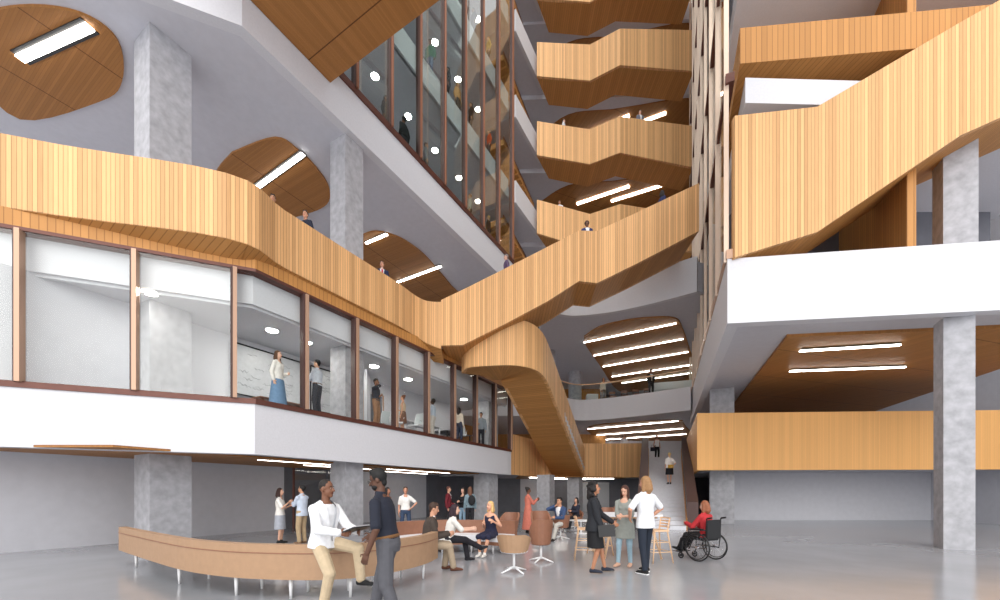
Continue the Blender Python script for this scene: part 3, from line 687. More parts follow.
def person(label, loc, face, H=1.74, sex='m', skin=(150, 100, 72), hair='short', hcol=(22, 18, 16), top=('shirt', (230, 230, 232)), sleeve=1.0, bottom=('trousers', (60, 60, 66)),
           shoe=(24, 24, 26), pel=None, lean=0, side=0, twist=0, head=(0, 0), rh=None, lh=None, rf=None, lf=None, rep=None, lep=None, rkp=None, lkp=None, det=1, seat=False, extra=None, group=None, heel=False, beard=False, glasses=False, inner=None, hem=-.06, sneaker=False, bsh=0):
    """face: heading in degrees, 0 = away from the camera, 180 = towards it, 90 = towards picture right"""
    s = H/1.75; rz = -math.radians(face)
    R = thing('person', label, 'person', loc, rz, group); root_m = Matrix.Scale(s, 4)
    vox = {1: .02, 2: .012, 3: .0085}[det]*s if det else .026
    p = V(pel) if pel else V((0, 0, .95))
    u = V((math.sin(math.radians(side)), math.sin(math.radians(lean)), math.cos(math.radians(lean))*math.cos(math.radians(side)))).normalized()
    def frame(tw):
        a = math.radians(-tw); r = V((math.cos(a), math.sin(a), 0)); r = (r-u*r.dot(u)).normalized(); return r, u.cross(r)
    rp_, fp = frame(0); rt, ft = frame(twist)
    T = TORSO_M if sex == 'm' else TORSO_F
    def tc(t): f = max(0, min(1, t/.4)); r = rp_.lerp(rt, f).normalized(); return p+u*t, r, u.cross(r)
    sw_ = .185 if sex == 'm' else .16
    Sh = {1: p+u*.425+rt*sw_, -1: p+u*.425-rt*sw_}; Hp = {1: p+rp_*.09-u*.03, -1: p-rp_*.09-u*.03}
    nk = p+u*.5; uh = (u+V((0, 0, 1.2))).normalized()
    yaw, pit = (math.radians(k) for k in head)
    fh = V((math.sin(yaw)*math.cos(pit), math.cos(yaw)*math.cos(pit), math.sin(pit)))
    rhd = fh.cross(V((0, 0, 1))).normalized(); uhd = rhd.cross(fh).normalized()
    hc = nk+uh*.185+fh*.012
    hands = {1: V(rh) if rh else Sh[1]+V((.07, .02, -.52)), -1: V(lh) if lh else Sh[-1]+V((-.07, .02, -.52))}
    poles = {1: V(rep) if rep else V((.35, -.8, -.4)), -1: V(lep) if lep else V((-.35, -.8, -.4))}
    feet = {1: V(rf) if rf else V((.11, .0, .085)), -1: V(lf) if lf else V((-.11, .0, .085))}
    kp = {1: V(rkp) if rkp else V((.12, 1, 0)), -1: V(lkp) if lkp else V((-.12, 1, 0))}
    El, Wr, Kn, An = {}, {}, {}, {}
    for k in (1, -1):
        El[k], Wr[k] = ik(Sh[k], hands[k], .285, .255, poles[k]); Kn[k], An[k] = ik(Hp[k], feet[k], .43, .41, kp[k])
    am = .92 if sex == 'f' else 1.0
    # --- body: one surface
    m = MB()
    rs = []
    for t, a, b in T: c, r, f = tc(t); rs.append((c, r*a*.95, f*b*.95))
    m.rings(rs, 16)
    m.cap(nk-uh*.03, hc-uhd*.03-fh*.015, .056*am, .052*am)
    m.ell(hc+uhd*.035-fh*.012, rhd*.074, fh*.092, uhd*.092); m.ell(hc-uhd*.03+fh*.012, rhd*.06, fh*.075, uhd*.085)
    m.ell(hc-uhd*.085+fh*.055, rhd*.03, fh*.03, uhd*.025)
    m.cap(hc+fh*.084+uhd*.02, hc+fh*.103-uhd*.02, .010, .016, 8)
    for k in (1, -1):
        m.ell(hc+rhd*.074*k-fh*.012-uhd*.005, rhd*.012, fh*.02, uhd*.032, 8, 6)
        m.cap(nk-rt*-k*.035+u*.0, Sh[k]+u*.01-rt*k*.02, .042, .04)
        m.cap(Sh[k]-rt*k*.03, El[k], .054*am, .043*am); m.cap(El[k], Wr[k], .043*am, .029*am)
        if bottom[0] in ('skirt', 'dress', 'shorts') or det > 1 or True:
            m.cap(Hp[k], Kn[k], .086, .058); m.cap(Kn[k], An[k], .054, .036)
            q = Kn[k].lerp(An[k], .3); bk = (An[k]-Kn[k]).cross(rp_).normalized(); m.cap(q, q.lerp(An[k], .3), .056, .042)
        # hand
        d = (Wr[k]-El[k]).normalized(); inn_ = -rt*k; n_ = (inn_-d*inn_.dot(d)).normalized(); sd = d.cross(n_)
        if sd.dot(ft+V((0, 0, .3))) < 0: sd = -sd
        w0 = Wr[k]; pe = w0+d*.085
        m.rings([(w0-d*.01, sd*.024, n_*.02), (w0+d*.03, sd*.034, n_*.018), (w0+d*.07, sd*.04, n_*.016), (pe, sd*.036, n_*.012)], 10)
        fr_ = .0095 if det > 2 else .012
        for o_, L1, in ((-.031, .058), (-.0105, .072), (.0105, .08), (.031, .07)):
            b0 = pe-d*.008+sd*o_; d1_ = (d+n_*.35+sd*o_*3).normalized(); d2_ = (d+n_*1.1).normalized()
            j1 = b0+d1_*L1*.55; m.cap(b0, j1, fr_, fr_*.92, 6); m.cap(j1, j1+d2_*L1*.5, fr_*.92, fr_*.75, 6)
        tb = w0+d*.025+sd*.03; td = (d*.6+sd*.9+n_*.35).normalized(); m.cap(tb, tb+td*.04, fr_*1.25, fr_*1.1, 6); m.cap(tb+td*.04, tb+td*.04+(d+n_*.3).normalized()*.03, fr_*1.1, fr_*.85, 6)
    def push(mb, name, mt, v=vox, it=3, cut=None, label=None):
        mb.bm.transform(root_m); o = mb.build(name, mt, R, local=True, label=label, smooth=True); PEND.append((o, v, it, cut, s)); return o
    push(m, 'body', skinm(skin))
    # --- upper clothing
    def torso(m, t0, t1, inf, flare=0, taper=False):
        n = 9; rs = []
        for i in range(n+1):
            t = t0+(t1-t0)*i/n; a, b = interp(T, t); c, r, f = tc(t)
            if t < .0 and not taper: a = max(a, interp(T, -.05)[0]); b = max(b, interp(T, -.05)[1])
            e = inf+flare*max(0, (.1-t)); rs.append((c, r*(a+e), f*(b+e)))
        m.rings(rs, 18)
        if sex == 'f' and t1 > .35:
            for k in (1, -1): m.ell(p+u*.32+rt*.062*k+ft*.075, rt*.06, ft*(.045+inf), u*.06, 10, 6)
    def sleeves(m, inf, frac):
        for k in (1, -1):
            m.cap(nk+rt*k*.04-u*.004, Sh[k]+u*.01-rt*k*.02, .047+inf, .044+inf) if frac > 0 else None
            if frac <= 0: m.cap(Sh[k]-rt*k*.06, Sh[k]-rt*k*.02, .058, .052); continue
            m.cap(Sh[k]-rt*k*.04-u*.005, Sh[k]-rt*k*.012, .054+inf*.8, .052+inf)
            if frac <= .5: m.cap(Sh[k], Sh[k].lerp(El[k], frac*2), .053+inf, .052+inf)
            else:
                m.cap(Sh[k], El[k], .052+inf, .045+inf); m.cap(El[k], El[k].lerp(Wr[k], (frac-.5)*2-.04), .047+inf, .036+inf)
    kind, col = top
    if kind in ('shirt', 'tee', 'blouse', 'polo', 'sweater'):
        m = MB(); inf = {'shirt': .017, 'tee': .02, 'blouse': .02, 'polo': .014, 'sweater': .024}[kind]
        torso(m, hem, .485, inf, .05); sleeves(m, inf*.8, sleeve)
        if kind == 'polo' or kind == 'shirt': m.cap(nk-u*.02, nk+uh*.025, .068, .063)
        cut = None
        if kind in ('blouse', 'tee', 'sweater'):
            nkk = nk.copy(); f_ = ft.copy(); cut = lambda q: (q-(nkk+f_*.06)).length < (.085 if kind != 'tee' else .06)
        push(m, kind if kind != 'tee' else 'tee_shirt', clothm(col), cut=cut)
        if inner:
            m = MB(); torso(m, .3, .5, inf-.008); push(m, 'undershirt', clothm(inner))
    elif kind in ('jacket', 'vneck'):
        m = MB(); torso(m, min(hem, -.02), .495, .012); m.cap(nk-u*.03, nk+uh*(.02 if kind == 'jacket' else -.02), .066, .06); push(m, 'shirt', clothm(inner or (235, 235, 238)))
        m = MB(); torso(m, hem, .5, .03, .1); sleeves(m, .02, sleeve)
        nkk = nk.copy(); f_ = ft.copy(); rx_ = rt.copy(); u_ = u.copy()
        def cut(q):
            d = q-nkk; f = d.dot(f_); x = abs(d.dot(rx_)); z = -d.dot(u_)
            return f > .0 and x < (.085-.17*max(0, z) if z < .5 else 0) and z < .5 or (z < -.03 and x < .07)
        push(m, 'jacket' if kind == 'jacket' else 'sweater', clothm(col), cut=cut)
    elif kind in ('dress', 'tank'):
        m = MB(); torso(m, -.06 if kind == 'dress' else hem, .45, .014)
        for k in (1, -1): m.cap(p+u*.42+rt*k*.1-ft*.03, p+u*.47+rt*k*.1-ft*.0, .035, .03)
        if sleeve > 0: sleeves(m, .015, sleeve)
        nkk = nk.copy(); f_ = ft.copy()
        push(m, 'bodice' if kind == 'dress' else 'top', clothm(col), cut=lambda q: (q-(nkk+f_*.05)).length < .1)
    # --- lower clothing
    bk, bc = bottom
    if bk in ('trousers', 'jeans', 'leggings', 'wide'):
        m = MB(); torso(m, -.13, .07 if hem > -.02 else .03, .014 if hem > -.02 else .004, 0, True); e = {'trousers': .018, 'jeans': .01, 'leggings': .005, 'wide': .035}[bk]
        for k in (1, -1):
            m.cap(Hp[k]+u*.02, Kn[k], .09+e, .062+e); m.cap(Kn[k], An[k]+(Kn[k]-An[k])*.03, .06+e, .04+e*1.4)
        push(m, {'wide': 'trousers'}.get(bk, bk), clothm(bc))
        if bk == 'trousers' and det > 1 and hem > -.02:
            m = MB(); a, b = interp(T, .05); c, r, f = tc(.05); rs = [(c-u*.018, r*(a+.02), f*(b+.02)), (c+u*.018, r*(a+.02), f*(b+.02))]; m.rings(rs, 20); m.bm.transform(root_m); m.build('belt', clothm((120, 84, 50)), R, local=True, smooth=True)
    elif bk in ('skirt', 'dress', 'long'):
        m = MB(); L_ = {'skirt': .42, 'dress': .5, 'long': .8}[bk]
        if bk == 'skirt' and bsh: L_ = bsh
        if seat:
            torso(m, -.12, .1, .02)
            for k in (1, -1): m.cap(Hp[k], Kn[k], .11, .085)
            m.cap((Hp[1]+Hp[-1])/2, (Kn[1]+Kn[-1])/2, .1, .085)
        else:
            rs = []; n = 9
            for i in range(n+1):
                f = i/n; t = .1-f*(L_+.1); a, b = interp(T, max(t, -.05)); fl = max(0, -t)*{'skirt': .06, 'dress': .16, 'long': .12}[bk]
                cc = p+u*max(t, -.05)+V((0, 0, -1))*max(0, -t-.05); mid = ((An[1]+An[-1])/2-p); cc += V((mid.x, mid.y, 0))*max(0, -t)*.8
                rs.append((cc, rp_*(a+.02+fl), fp*(b+.02+fl)))
            m.rings(rs, 20)
        push(m, 'skirt' if bk != 'dress' else 'dress_skirt', clothm(bc))
    # --- shoes
    for k in (1, -1):
        d = fp.copy(); 
        sh = (An[k]-Kn[k]).normalized(); 
        fdir = (V((0, 1, 0))-sh*.0)
        fdir = V((.12*k, 1, 0)).normalized()
        if abs(sh.z) < .9 and feet[k].z > .16: fdir = (fdir-sh*fdir.dot(sh)*1.0+V((0, 0, -.25))).normalized()
        up_ = -sh if feet[k].z > .16 else V((0, 0, 1)); up_ = (up_-fdir*up_.dot(fdir)).normalized(); rr_ = fdir.cross(up_)
        a_ = An[k]-up_*.045
        m = MB(); m.rings([(a_-fdir*.065, rr_*.02, up_*.02), (a_-fdir*.055, rr_*.036, up_*.04), (a_+fdir*.0, rr_*.04, up_*.045), (a_+fdir*.08-up_*.005, rr_*.046, up_*.034), (a_+fdir*.15-up_*.012, rr_*.044, up_*.026), (a_+fdir*.19-up_*.02, rr_*.022, up_*.014)], 12)
        if not heel: m.cap(An[k]+up_*.0, a_, .045, .042)
        else: m.box(a_-fdir*.04-up_*.02, (.025, .03, .05))
        push(m, 'shoe', clothm(shoe, .02), v=min(vox, .014), it=2)
        if sneaker:
            m = MB(); b_ = a_-up_*.034; m.rings([(b_-fdir*.065, rr_*.03, up_*.01), (b_, rr_*.046, up_*.011), (b_+fdir*.13, rr_*.048, up_*.011), (b_+fdir*.19, rr_*.025, up_*.01)], 12); m.bm.transform(root_m); m.build('shoe_sole', clothm((235, 235, 235), .01), R, local=True)
    # --- hair
    hm = mat('hair_%d_%d_%d' % hcol, hcol, .7, noise=.15, nscale=40); m = MB()
    top_c = hc+uhd*.045-fh*.022
    if hair in ('buzz',):
        m.ell(hc+uhd*.045-fh*.02, rhd*.077, fh*.09, uhd*.088)
    elif hair != 'bald':
        m.ell(top_c, rhd*.084, fh*.094, uhd*.092); m.cap(hc-fh*.045+uhd*.02, hc-fh*.045-uhd*.045, .062, .042)
        if hair == 'short': m.cap(hc+uhd*.105+fh*.02-rhd*.03, hc+uhd*.1+fh*.045+rhd*.03, .034, .03)
    if hair in ('long', 'mid'):
        L_ = .34 if hair == 'long' else .17
        m.cap(hc-fh*.055, hc-fh*.07-V((0, 0, L_*.6)), .078, .085); m.cap(hc-fh*.07-V((0, 0, L_*.5)), hc-fh*.075-V((0, 0, L_)), .085, .045)
        for k in (1, -1): m.cap(hc+rhd*.07*k+uhd*.03-fh*.015, hc+rhd*.078*k-V((0, 0, L_*.8))-fh*.01, .03, .036)
    if hair == 'bun': m.ell(hc+uhd*.1-fh*.095, rhd*.045, fh*.045, uhd*.045)
    if hair == 'pony': m.ell(hc+uhd*.06-fh*.115, rhd*.03, fh*.03, uhd*.03); m.cap(hc+uhd*.04-fh*.13, hc-fh*.14-V((0, 0, .2)), .035, .02)
    if hair == 'curly':
        rnd = random.Random(3)
        for i in range(34):
            a = rnd.uniform(-1.75, 1.75); z = rnd.uniform(-.15, .13); r_ = .1 if z < .06 else .07
            q = hc-fh*.02-fh*math.cos(a)*r_*1.0+rhd*math.sin(a)*r_*1.15+uhd*z; m.ell(q, rhd*.04, fh*.04, uhd*.04, 8, 5)
        m.cap(hc-fh*.07, hc-fh*.08-V((0, 0, .16)), .08, .08)
    if hair == 'afro': m.ell(hc+uhd*.05-fh*.03, rhd*.105, fh*.105, uhd*.105)
    if hair != 'bald':
        hcc, ff, ru = hc.copy(), fh.copy(), uhd.copy(); rr2 = rhd.copy()
        def hcut(q):
            d = q-hcc; return d.dot(ff) > .03 and d.dot(ru) < .062 and abs(d.dot(rr2)) < .064 and d.dot(ru) > -.16
        push(m, 'hair', hm, v=min(vox, .016), it=2, cut=hcut)
    if beard:
        m = MB(); m.ell(hc-uhd*.062+fh*.04, rhd*.058, fh*.055, uhd*.042); m.cap(hc-uhd*.025+fh*.088-rhd*.02, hc-uhd*.025+fh*.088+rhd*.02, .01, .01)
        push(m, 'beard', hm, v=min(vox, .01), it=2)
    if det > 0:
        for k in (1, -1):
            m = MB(); m.ell(hc+rhd*.03*k+fh*.076+uhd*.014, rhd*.009, fh*.006, uhd*.005, 8, 6); m.bm.transform(root_m); e_ = m.build('eye', mat('eye_white', (190, 184, 176), .4), R, local=True, smooth=True)
            m = MB(); m.ell(hc+rhd*.03*k+fh*.0815+uhd*.014, rhd*.0055, fh*.003, uhd*.006, 8, 6); m.bm.transform(root_m); i_ = m.build('iris', mat('iris_dark', (40, 26, 18), .3), e_, local=True, smooth=True)
            m = MB(); m.cap(hc+rhd*.016*k+fh*.084+uhd*.036, hc+rhd*.046*k+fh*.075+uhd*.036, .005, .004, 6); m.bm.transform(root_m); m.build('eyebrow', hm, R, local=True, smooth=True)
        m = MB(); m.cap(hc-rhd*.022+fh*.083-uhd*.05, hc+rhd*.022+fh*.083-uhd*.05, .0065, .0065, 6); m.bm.transform(root_m)
        m.build('mouth', mat('lips_%d' % skin[0], (min(255, skin[0]-10), int(skin[1]*.6), int(skin[2]*.6)), .4), R, local=True, smooth=True)
    if glasses:
        m = MB()
        for k in (1, -1):
            ring = [hc+rhd*(.032*k+.022*math.cos(a))+fh*.096+uhd*(.014+.016*math.sin(a)) for a in [i*math.pi/6 for i in range(13)]]
            m.tube(ring, .0025, 5); m.tube([hc+rhd*.054*k+fh*.094+uhd*.016, hc+rhd*.078*k-fh*.01+uhd*.016], .0025, 5)
        m.tube([hc-rhd*.01+fh*.1+uhd*.014, hc+rhd*.01+fh*.1+uhd*.014], .0025, 5); m.bm.transform(root_m); m.build('eyeglasses', BLACK, R, local=True)

    info = dict(R=R, s=s, Wr=Wr, El=El, Sh=Sh, nk=nk, p=p, u=u, rt=rt, ft=ft, hc=hc, M=XF[R.name]@root_m, root_m=root_m)
    return info
def flush():
    for o, v, it, cut, s in PEND:
        r = o.modifiers.new('r', 'REMESH'); r.mode = 'VOXEL'; r.voxel_size = v; r.use_smooth_shade = True
        q = o.modifiers.new('s', 'SMOOTH'); q.factor = .5; q.iterations = it
    dg = bpy.context.evaluated_depsgraph_get(); dg.update()
    for o, v, it, cut, s in PEND:
        me = bpy.data.meshes.new_from_object(o.evaluated_get(dg)); o.modifiers.clear(); mt = o.data.materials[0]; nm = o.data.name
        me.materials.clear(); me.materials.append(mt)
        if cut:
            bm = bmesh.new(); bm.from_mesh(me); bmesh.ops.delete(bm, geom=[x for x in bm.verts if cut(x.co/s)], context='VERTS'); bm.to_mesh(me); bm.free()
        for f in me.polygons: f.use_smooth = True
        o.data = me
# ================================================================== FURNITURE
def sofa(name, label, pathpts, zb, zt, th, seat_d, seat_z, mt, seatm, group, nleg=6, side=1, legm=WHITEM, ztf=None):
    P = smooth_path([V(p) for p in pathpts], 5); c = P[len(P)//2]
    t = thing(name, label, 'sofa', (c.x, c.y, 0), 0, group)
    m = MB(); m.wall(P, zb, zt, th*side); m.build('backrest', mt, t, bevel=.03)
    Q = offset(P, th*side); m = MB(); m.wall([P[i]+(Q[i]-P[i])*-.02 for i in range(len(P))], zt-.13, zt-.118, -.006*side); m.build('piping', TAND, t)
    m = MB(); m.wall(Q, seat_z-.15, seat_z, seat_d*side); m.build('seat_cushion', seatm, t, bevel=.03)
    m = MB(); m.wall(Q, zb, seat_z-.15, (seat_d-.02)*side); m.build('seat_base', mt, t, bevel=.02)
    R_ = offset(P, (th+seat_d-.12)*side)
    for i in range(nleg):
        k = int((i+.4)*(len(P)-1)/nleg)
        for q in (Q[k], R_[k]):
            m = MB(); m.tube([(q.x, q.y, zb+.01), (q.x, q.y, 0)], [.032, .018], 8); m.build('leg', legm, t, smooth=True)
    return t
sofa('curved_sofa', 'long curved tan leather sofa seen from behind in the foreground', [(-8.2, 8.6), (-6.4, 7.3), (-5.0, 6.35), (-4.0, 5.88), (-3.2, 5.7), (-2.5, 5.68), (-1.95, 5.9), (-1.55, 6.4), (-1.28, 7.0), (-1.18, 7.6)], .3, .8, .13, .55, .45, TAN, WHITEF, None, 7)
sofa('curved_sofa', 'curved brown leather sofa with a pale seat facing the camera', [(-2.9, 9.5), (-2.55, 10.2), (-1.9, 10.75), (-1.0, 10.85), (-.2, 10.75), (.45, 10.45)], .22, .8, .14, .62, .46, TAND, WHITEF, None, 5, side=-1)
def tub_chair(label, loc, rz, hb=.76, group='swivel lounge chairs', sc_=1.0):
    t = thing('lounge_chair', label, 'chair', loc, rz, group)
    mtx = XF[t.name]
    def sh(r, z): r *= sc_; return [(mtx @ V((r*math.cos(a)*1.05, r*math.sin(a), z))) for a in [math.radians(-205+i*(230/14)) for i in range(15)]]
    m = MB(); n = 15
    lo, hi, li, hi2 = sh(.25, .40), sh(.32, hb), sh(.20, .42), sh(.26, hb)
    for i, k in enumerate(range(n)):                          # arms lower than the back
        f = abs(i-7)/7; d = (hb-.60)*max(0, f-.45)/.55
        hi[i].z -= d; hi2[i].z -= d
    for i in range(n-1):
        m.face([lo[i], lo[i+1], hi[i+1], hi[i]]); m.face([li[i+1], li[i], hi2[i], hi2[i+1]]); m.face([hi[i], hi[i+1], hi2[i+1], hi2[i]]); m.face([lo[i+1], lo[i], li[i], li[i+1]])
    for i in (0, n-1): m.face([lo[i], hi[i], hi2[i], li[i]])
    m.build('backrest', TAN if hb < .8 else TAND, t, smooth=False)
    m = MB(); c = mtx @ V((0, .02, 0)); m.tube([(c.x, c.y, .38), (c.x, c.y, .40), (c.x, c.y, .47), (c.x, c.y, .49)], [.24*sc_, .27*sc_, .27*sc_, .24*sc_], 20); m.build('seat', WHITEF if hb < .8 else TAND, t, smooth=False)
    m = MB(); m.tube([(loc[0], loc[1], .06), (loc[0], loc[1], .40)], .025, 10); m.build('post', WHITEM, t, smooth=True)
    for k in range(4):
        a = math.pi/4+k*math.pi/2; q = mtx @ V((.3*math.cos(a), .3*math.sin(a), .012)); m = MB(); m.tube([(loc[0], loc[1], .1), q], [.022, .013], 6); m.build('leg', WHITEM, t, smooth=True)
    return t
def fl(px, py): D = EYE*F/(py-HZ); return V(XD(px, D)).to_3d()
def flD(px, D, z=0): x, y = XD(px, D); return V((x, y, z))
tub_chair('low tan swivel chair seen from behind, nearest in the lounge', flD(514, 7.75), math.radians(-10), .74)
tub_chair('tan swivel chair with a high back, right of the nearest one', flD(541, 8.9), math.radians(12), .95, sc_=.8)
tub_chair('brown swivel chair behind the end of the curved brown sofa', flD(509, 12.2), math.radians(150), .92)
tub_chair('brown swivel chair between the two nearest swivel chairs and the woman in coral', flD(541, 12.6), math.radians(190), .95)
tub_chair('brown swivel chair holding the man in the denim shirt', flD(560.5, 13.1), math.radians(50), .8)
tub_chair('brown swivel chair holding the dark dressed seated woman', flD(576, 17.2), math.radians(200), .8)
tub_chair('brown swivel chair at the right, behind the woman in the black blazer', flD(606, 15.5), math.radians(160), .95)
tub_chair('farthest brown swivel chair, seen behind the white high table', flD(622, 16.5), math.radians(190), .95)
# low white table
t = thing('side_table', 'small low white table beside the seated dark dressed woman', 'table', flD(581, 15), 0)
x, y = XD(581, 15); m = MB(); m.tube([(x, y, .47), (x, y, .5)], .42, 24); m.build('table_top', WHITEM, t)
m = MB(); m.tube([(x, y, .02), (x, y, .47)], .03, 8); m.build('post', WHITEM, t); m = MB(); m.tube([(x, y, 0), (x, y, .02)], .25, 20); m.build('base', WHITEM, t)
# high table
hx, hy = 2.98, 9.85
t = thing('high_table', 'white topped high table on splayed ash legs behind the talking group', 'table', (hx, hy, 0))
m = MB(); m.prism([(hx-.72, hy-.25), (hx-.45, hy-.7), (hx+.75, hy-.7), (hx+.95, hy-.2), (hx+.8, hy+.75), (hx-.5, hy+.75)], .98, 1.02); m.build('table_top', WHITEF, t, bevel=.01)
m = MB(); m.prism([(hx-.45, hy-.5), (hx+.7, hy-.5), (hx+.7, hy+.5), (hx-.45, hy+.5)], .93, .98); m.build('apron', ASH, t)
for sx in (-1, 1):
    for sy in (-1, 1):
        m = MB(); m.tube([(hx+.1+sx*.42, hy+sy*.42, .95), (hx+.1+sx*.66, hy+sy*.6, 0)], [.035, .022], 8); m.build('leg', ASH, t, smooth=True)
def bar_stool(label, loc, rz, back=True):
    t = thing('bar_stool', label, 'stool', loc, rz, 'ash bar stools'); X = XF[t.name]; g = lambda *a: X @ V(a)
    m = MB(); m.box((0, 0, .70), (.38, .36, .035), X); m.build('seat', ASH, t, bevel=.012)
    for sx in (-1, 1):
        for sy in (-1, 1):
            m = MB(); top = .98 if (sy < 0 and back) else .69
            pts = [g(sx*.24, sy*.24, 0), g(sx*.16, sy*.15, .69)]+([g(sx*.17, -.2, .98)] if top > .7 else [])
            m.tube(pts, [.013, .018]+([.014] if top > .7 else []), 8); m.build('leg', ASH, t, smooth=True)
    for z, w in ((.24, .22), (.45, .19)):
        m = MB(); m.tube([g(-w, w, z), g(w, w, z)], .009, 6); m.tube([g(-w, -w, z), g(w, -w, z)], .009, 6); m.tube([g(-w, -w, z), g(-w, w, z)], .009, 6); m.tube([g(w, -w, z), g(w, w, z)], .009, 6); m.build('footrest', ASH, t)
    if back:
        for k in range(4):
            z = .76+k*.065; pts = [g(x_*.19, -.19-.05*(1-x_*x_)-.02*k/3, z) for x_ in (-1, -.5, 0, .5, 1)]
            m = MB(); 
            for a, b in zip(pts[:-1], pts[1:]): m.face([a, b, b+V((0, 0, .035)), a+V((0, 0, .035))]); m.face([b+g(0, .015, 0)-g(0, 0, 0), a+g(0, .015, 0)-g(0, 0, 0), a+g(0, .015, 0)-g(0, 0, 0)+V((0, 0, .035)), b+g(0, .015, 0)-g(0, 0, 0)+V((0, 0, .035))])
            m.build('back_slat', ASH, t)
    return t
bar_stool('ash bar stool in front of the left end of the white table', flD(585, 9.25), math.radians(-100), True)
bar_stool('ash bar stool with curved back slats right of the man in white', flD(657, 8.9), math.radians(100), True)
bar_stool('ash bar stool half hidden behind the woman in the black blazer', flD(600, 9.9), math.radians(-80), False)

# ---- wheelchair
def wheelchair(loc, rz):
    t = thing('wheelchair', 'black wheelchair with two large spoked wheels at the right', 'wheelchair', loc, rz); X = XF[t.name]; g = lambda *a: X @ V(a)
    for sx in (-1, 1):
        m = MB(); c = (sx*.3, -.05, .315)
        pts = [g(c[0]-sx*.02*0, c[1]+.3*math.cos(a), c[2]+.3*math.sin(a)) for a in [i*math.pi/18 for i in range(37)]]; m.tube(pts, .016, 8, cap=False); w_ = m.build('wheel', BLACK, t, smooth=True)
        m = MB(); pts = [g(c[0]+sx*.035, c[1]+.26*math.cos(a), c[2]+.26*math.sin(a)) for a in [i*math.pi/18 for i in range(37)]]; m.tube(pts, .009, 6, cap=False); m.build('hand_rim', BLACK, w_, smooth=True)
        m = MB(); m.tube([g(c[0]-.03, c[1], c[2]), g(c[0]+.03, c[1], c[2])], .03, 10)
        m.build('hub', CHROME, w_)
        m = MB()
        for k in range(16): a = k*math.pi/8; m.tube([g(*c), g(c[0], c[1]+.295*math.cos(a), c[2]+.295*math.sin(a))], .0028, 4)
        m.build('spokes', CHROME, w_)
        m = MB(); c2 = (sx*.24, .42, .075); pts = [g(c2[0], c2[1]+.06*math.cos(a), c2[2]+.06*math.sin(a)) for a in [i*math.pi/8 for i in range(17)]]; m.tube(pts, .016, 6, cap=False); m.tube([g(c2[0]-.02, c2[1], c2[2]), g(c2[0]+.02, c2[1], c2[2])], .025, 8); m.tube([g(*c2), g(c2[0], c2[1]-.04, .22), g(c2[0], .38, .4)], .012, 6); m.build('caster', BLACK, t)
        m = MB(); m.tube([g(sx*.24, -.32, .98), g(sx*.24, -.24, .96), g(sx*.24, -.22, .5), g(sx*.24, -.2, .3), g(sx*.24, .38, .3)], .013, 8); m.tube([g(sx*.24, -.22, .7), g(sx*.24, .2, .7), g(sx*.24, .25, .5), g(sx*.24, .42, .48), g(sx*.2, .55, .18)], .013, 8); m.build('side_frame', BLACK, t, smooth=True)
        m = MB(); m.tube([g(sx*.24, -.36, .985), g(sx*.24, -.25, .965)], .02, 8); m.build('push_handle', BLACK, t)
        m = MB(); m.box((sx*.24, 0, .72), (.05, .3, .03), X); m.build('armrest', BLACK, t, bevel=.01)
        m = MB(); m.box((sx*.11, .6, .14), (.16, .2, .015), X); m.build('footplate', BLACK, t)
    m = MB(); m.box((0, .03, .49), (.44, .46, .05), X); m.build('seat', mat('black_sling', (30, 31, 34), .8), t, bevel=.012)
    m = MB(); m.box((0, -.235, .72), (.46, .03, .42), X); m.build('backrest', mat('black_sling', (30, 31, 34), .8), t, bevel=.012)
    return t
WC = flD(704, 9.1); wheelchair(WC, math.radians(27))

# ---- meeting room furniture (level two)
def mesh_chair(label, loc, rz):
    t = thing('office_chair', label, 'chair', loc, rz, 'meeting room chairs'); X = XF[t.name]; z0 = loc[2]
    Y = Matrix.Translation((0, 0, 0))
    g = lambda a, b, c: X @ V((a, b, c))
    m = MB(); m.box((0, 0, .46), (.48, .46, .06), X); m.build('seat', WHITEF, t, bevel=.02)
    m = MB(); rows = []
    for k in range(7): 
        z = .56+k*.08; w = .23*(1-.25*(k/6)**3); rows.append([g(x_*w, -.24-.03*(1-x_*x_)-.015*k, z) for x_ in (-1, -.5, 0, .5, 1)])
    for a, b in zip(rows[:-1], rows[1:]):
        for i in range(4): m.face([a[i], a[i+1], b[i+1], b[i]]); m.face([a[i+1]+V((0, 0, .002)), a[i]+V((0, 0, .002)), b[i]+V((0, 0, .002)), b[i+1]+V((0, 0, .002))])
    m.build('backrest', mat('pale_mesh', (196, 204, 206), .7), t, smooth=True)
    m = MB(); pts = [r[0] for r in rows]+[r[-1] for r in rows[::-1]]; m.tube(pts+[pts[0]], .012, 6); m.build('back_frame', WHITEM, t)
    m = MB(); m.tube([g(0, 0, .06), g(0, 0, .44)], .03, 8); m.build('post', CHROME, t)
    for k in range(5): a = k*2*math.pi/5; m = MB(); m.tube([g(0, 0, .1), g(.29*math.cos(a), .29*math.sin(a), .03)], .016, 6); m.build('leg', WHITEM, t)
    for sx in (-1, 1): m = MB(); m.tube([g(sx*.25, -.1, .46), g(sx*.29, -.05, .66), g(sx*.29, .15, .68)], .014, 6); m.build('armrest', WHITEM, t)
for px, D, r, l in ((396.5, 16.6, 200, 'pale mesh office chair left of the woman in the sleeveless top'), (416, 17.3, 160, 'pale mesh office chair right of the woman in the sleeveless top'),
                    (461, 20.2, 190, 'pale mesh office chair by the dark haired person near the far end'), (478, 21.9, 170, 'pale mesh office chair by the man in the grey shirt'), (386, 17.4, 20, 'pale mesh office chair right of the man on the phone')):
    mesh_chair(l, flD(px, D, 3.95), math.radians(r))
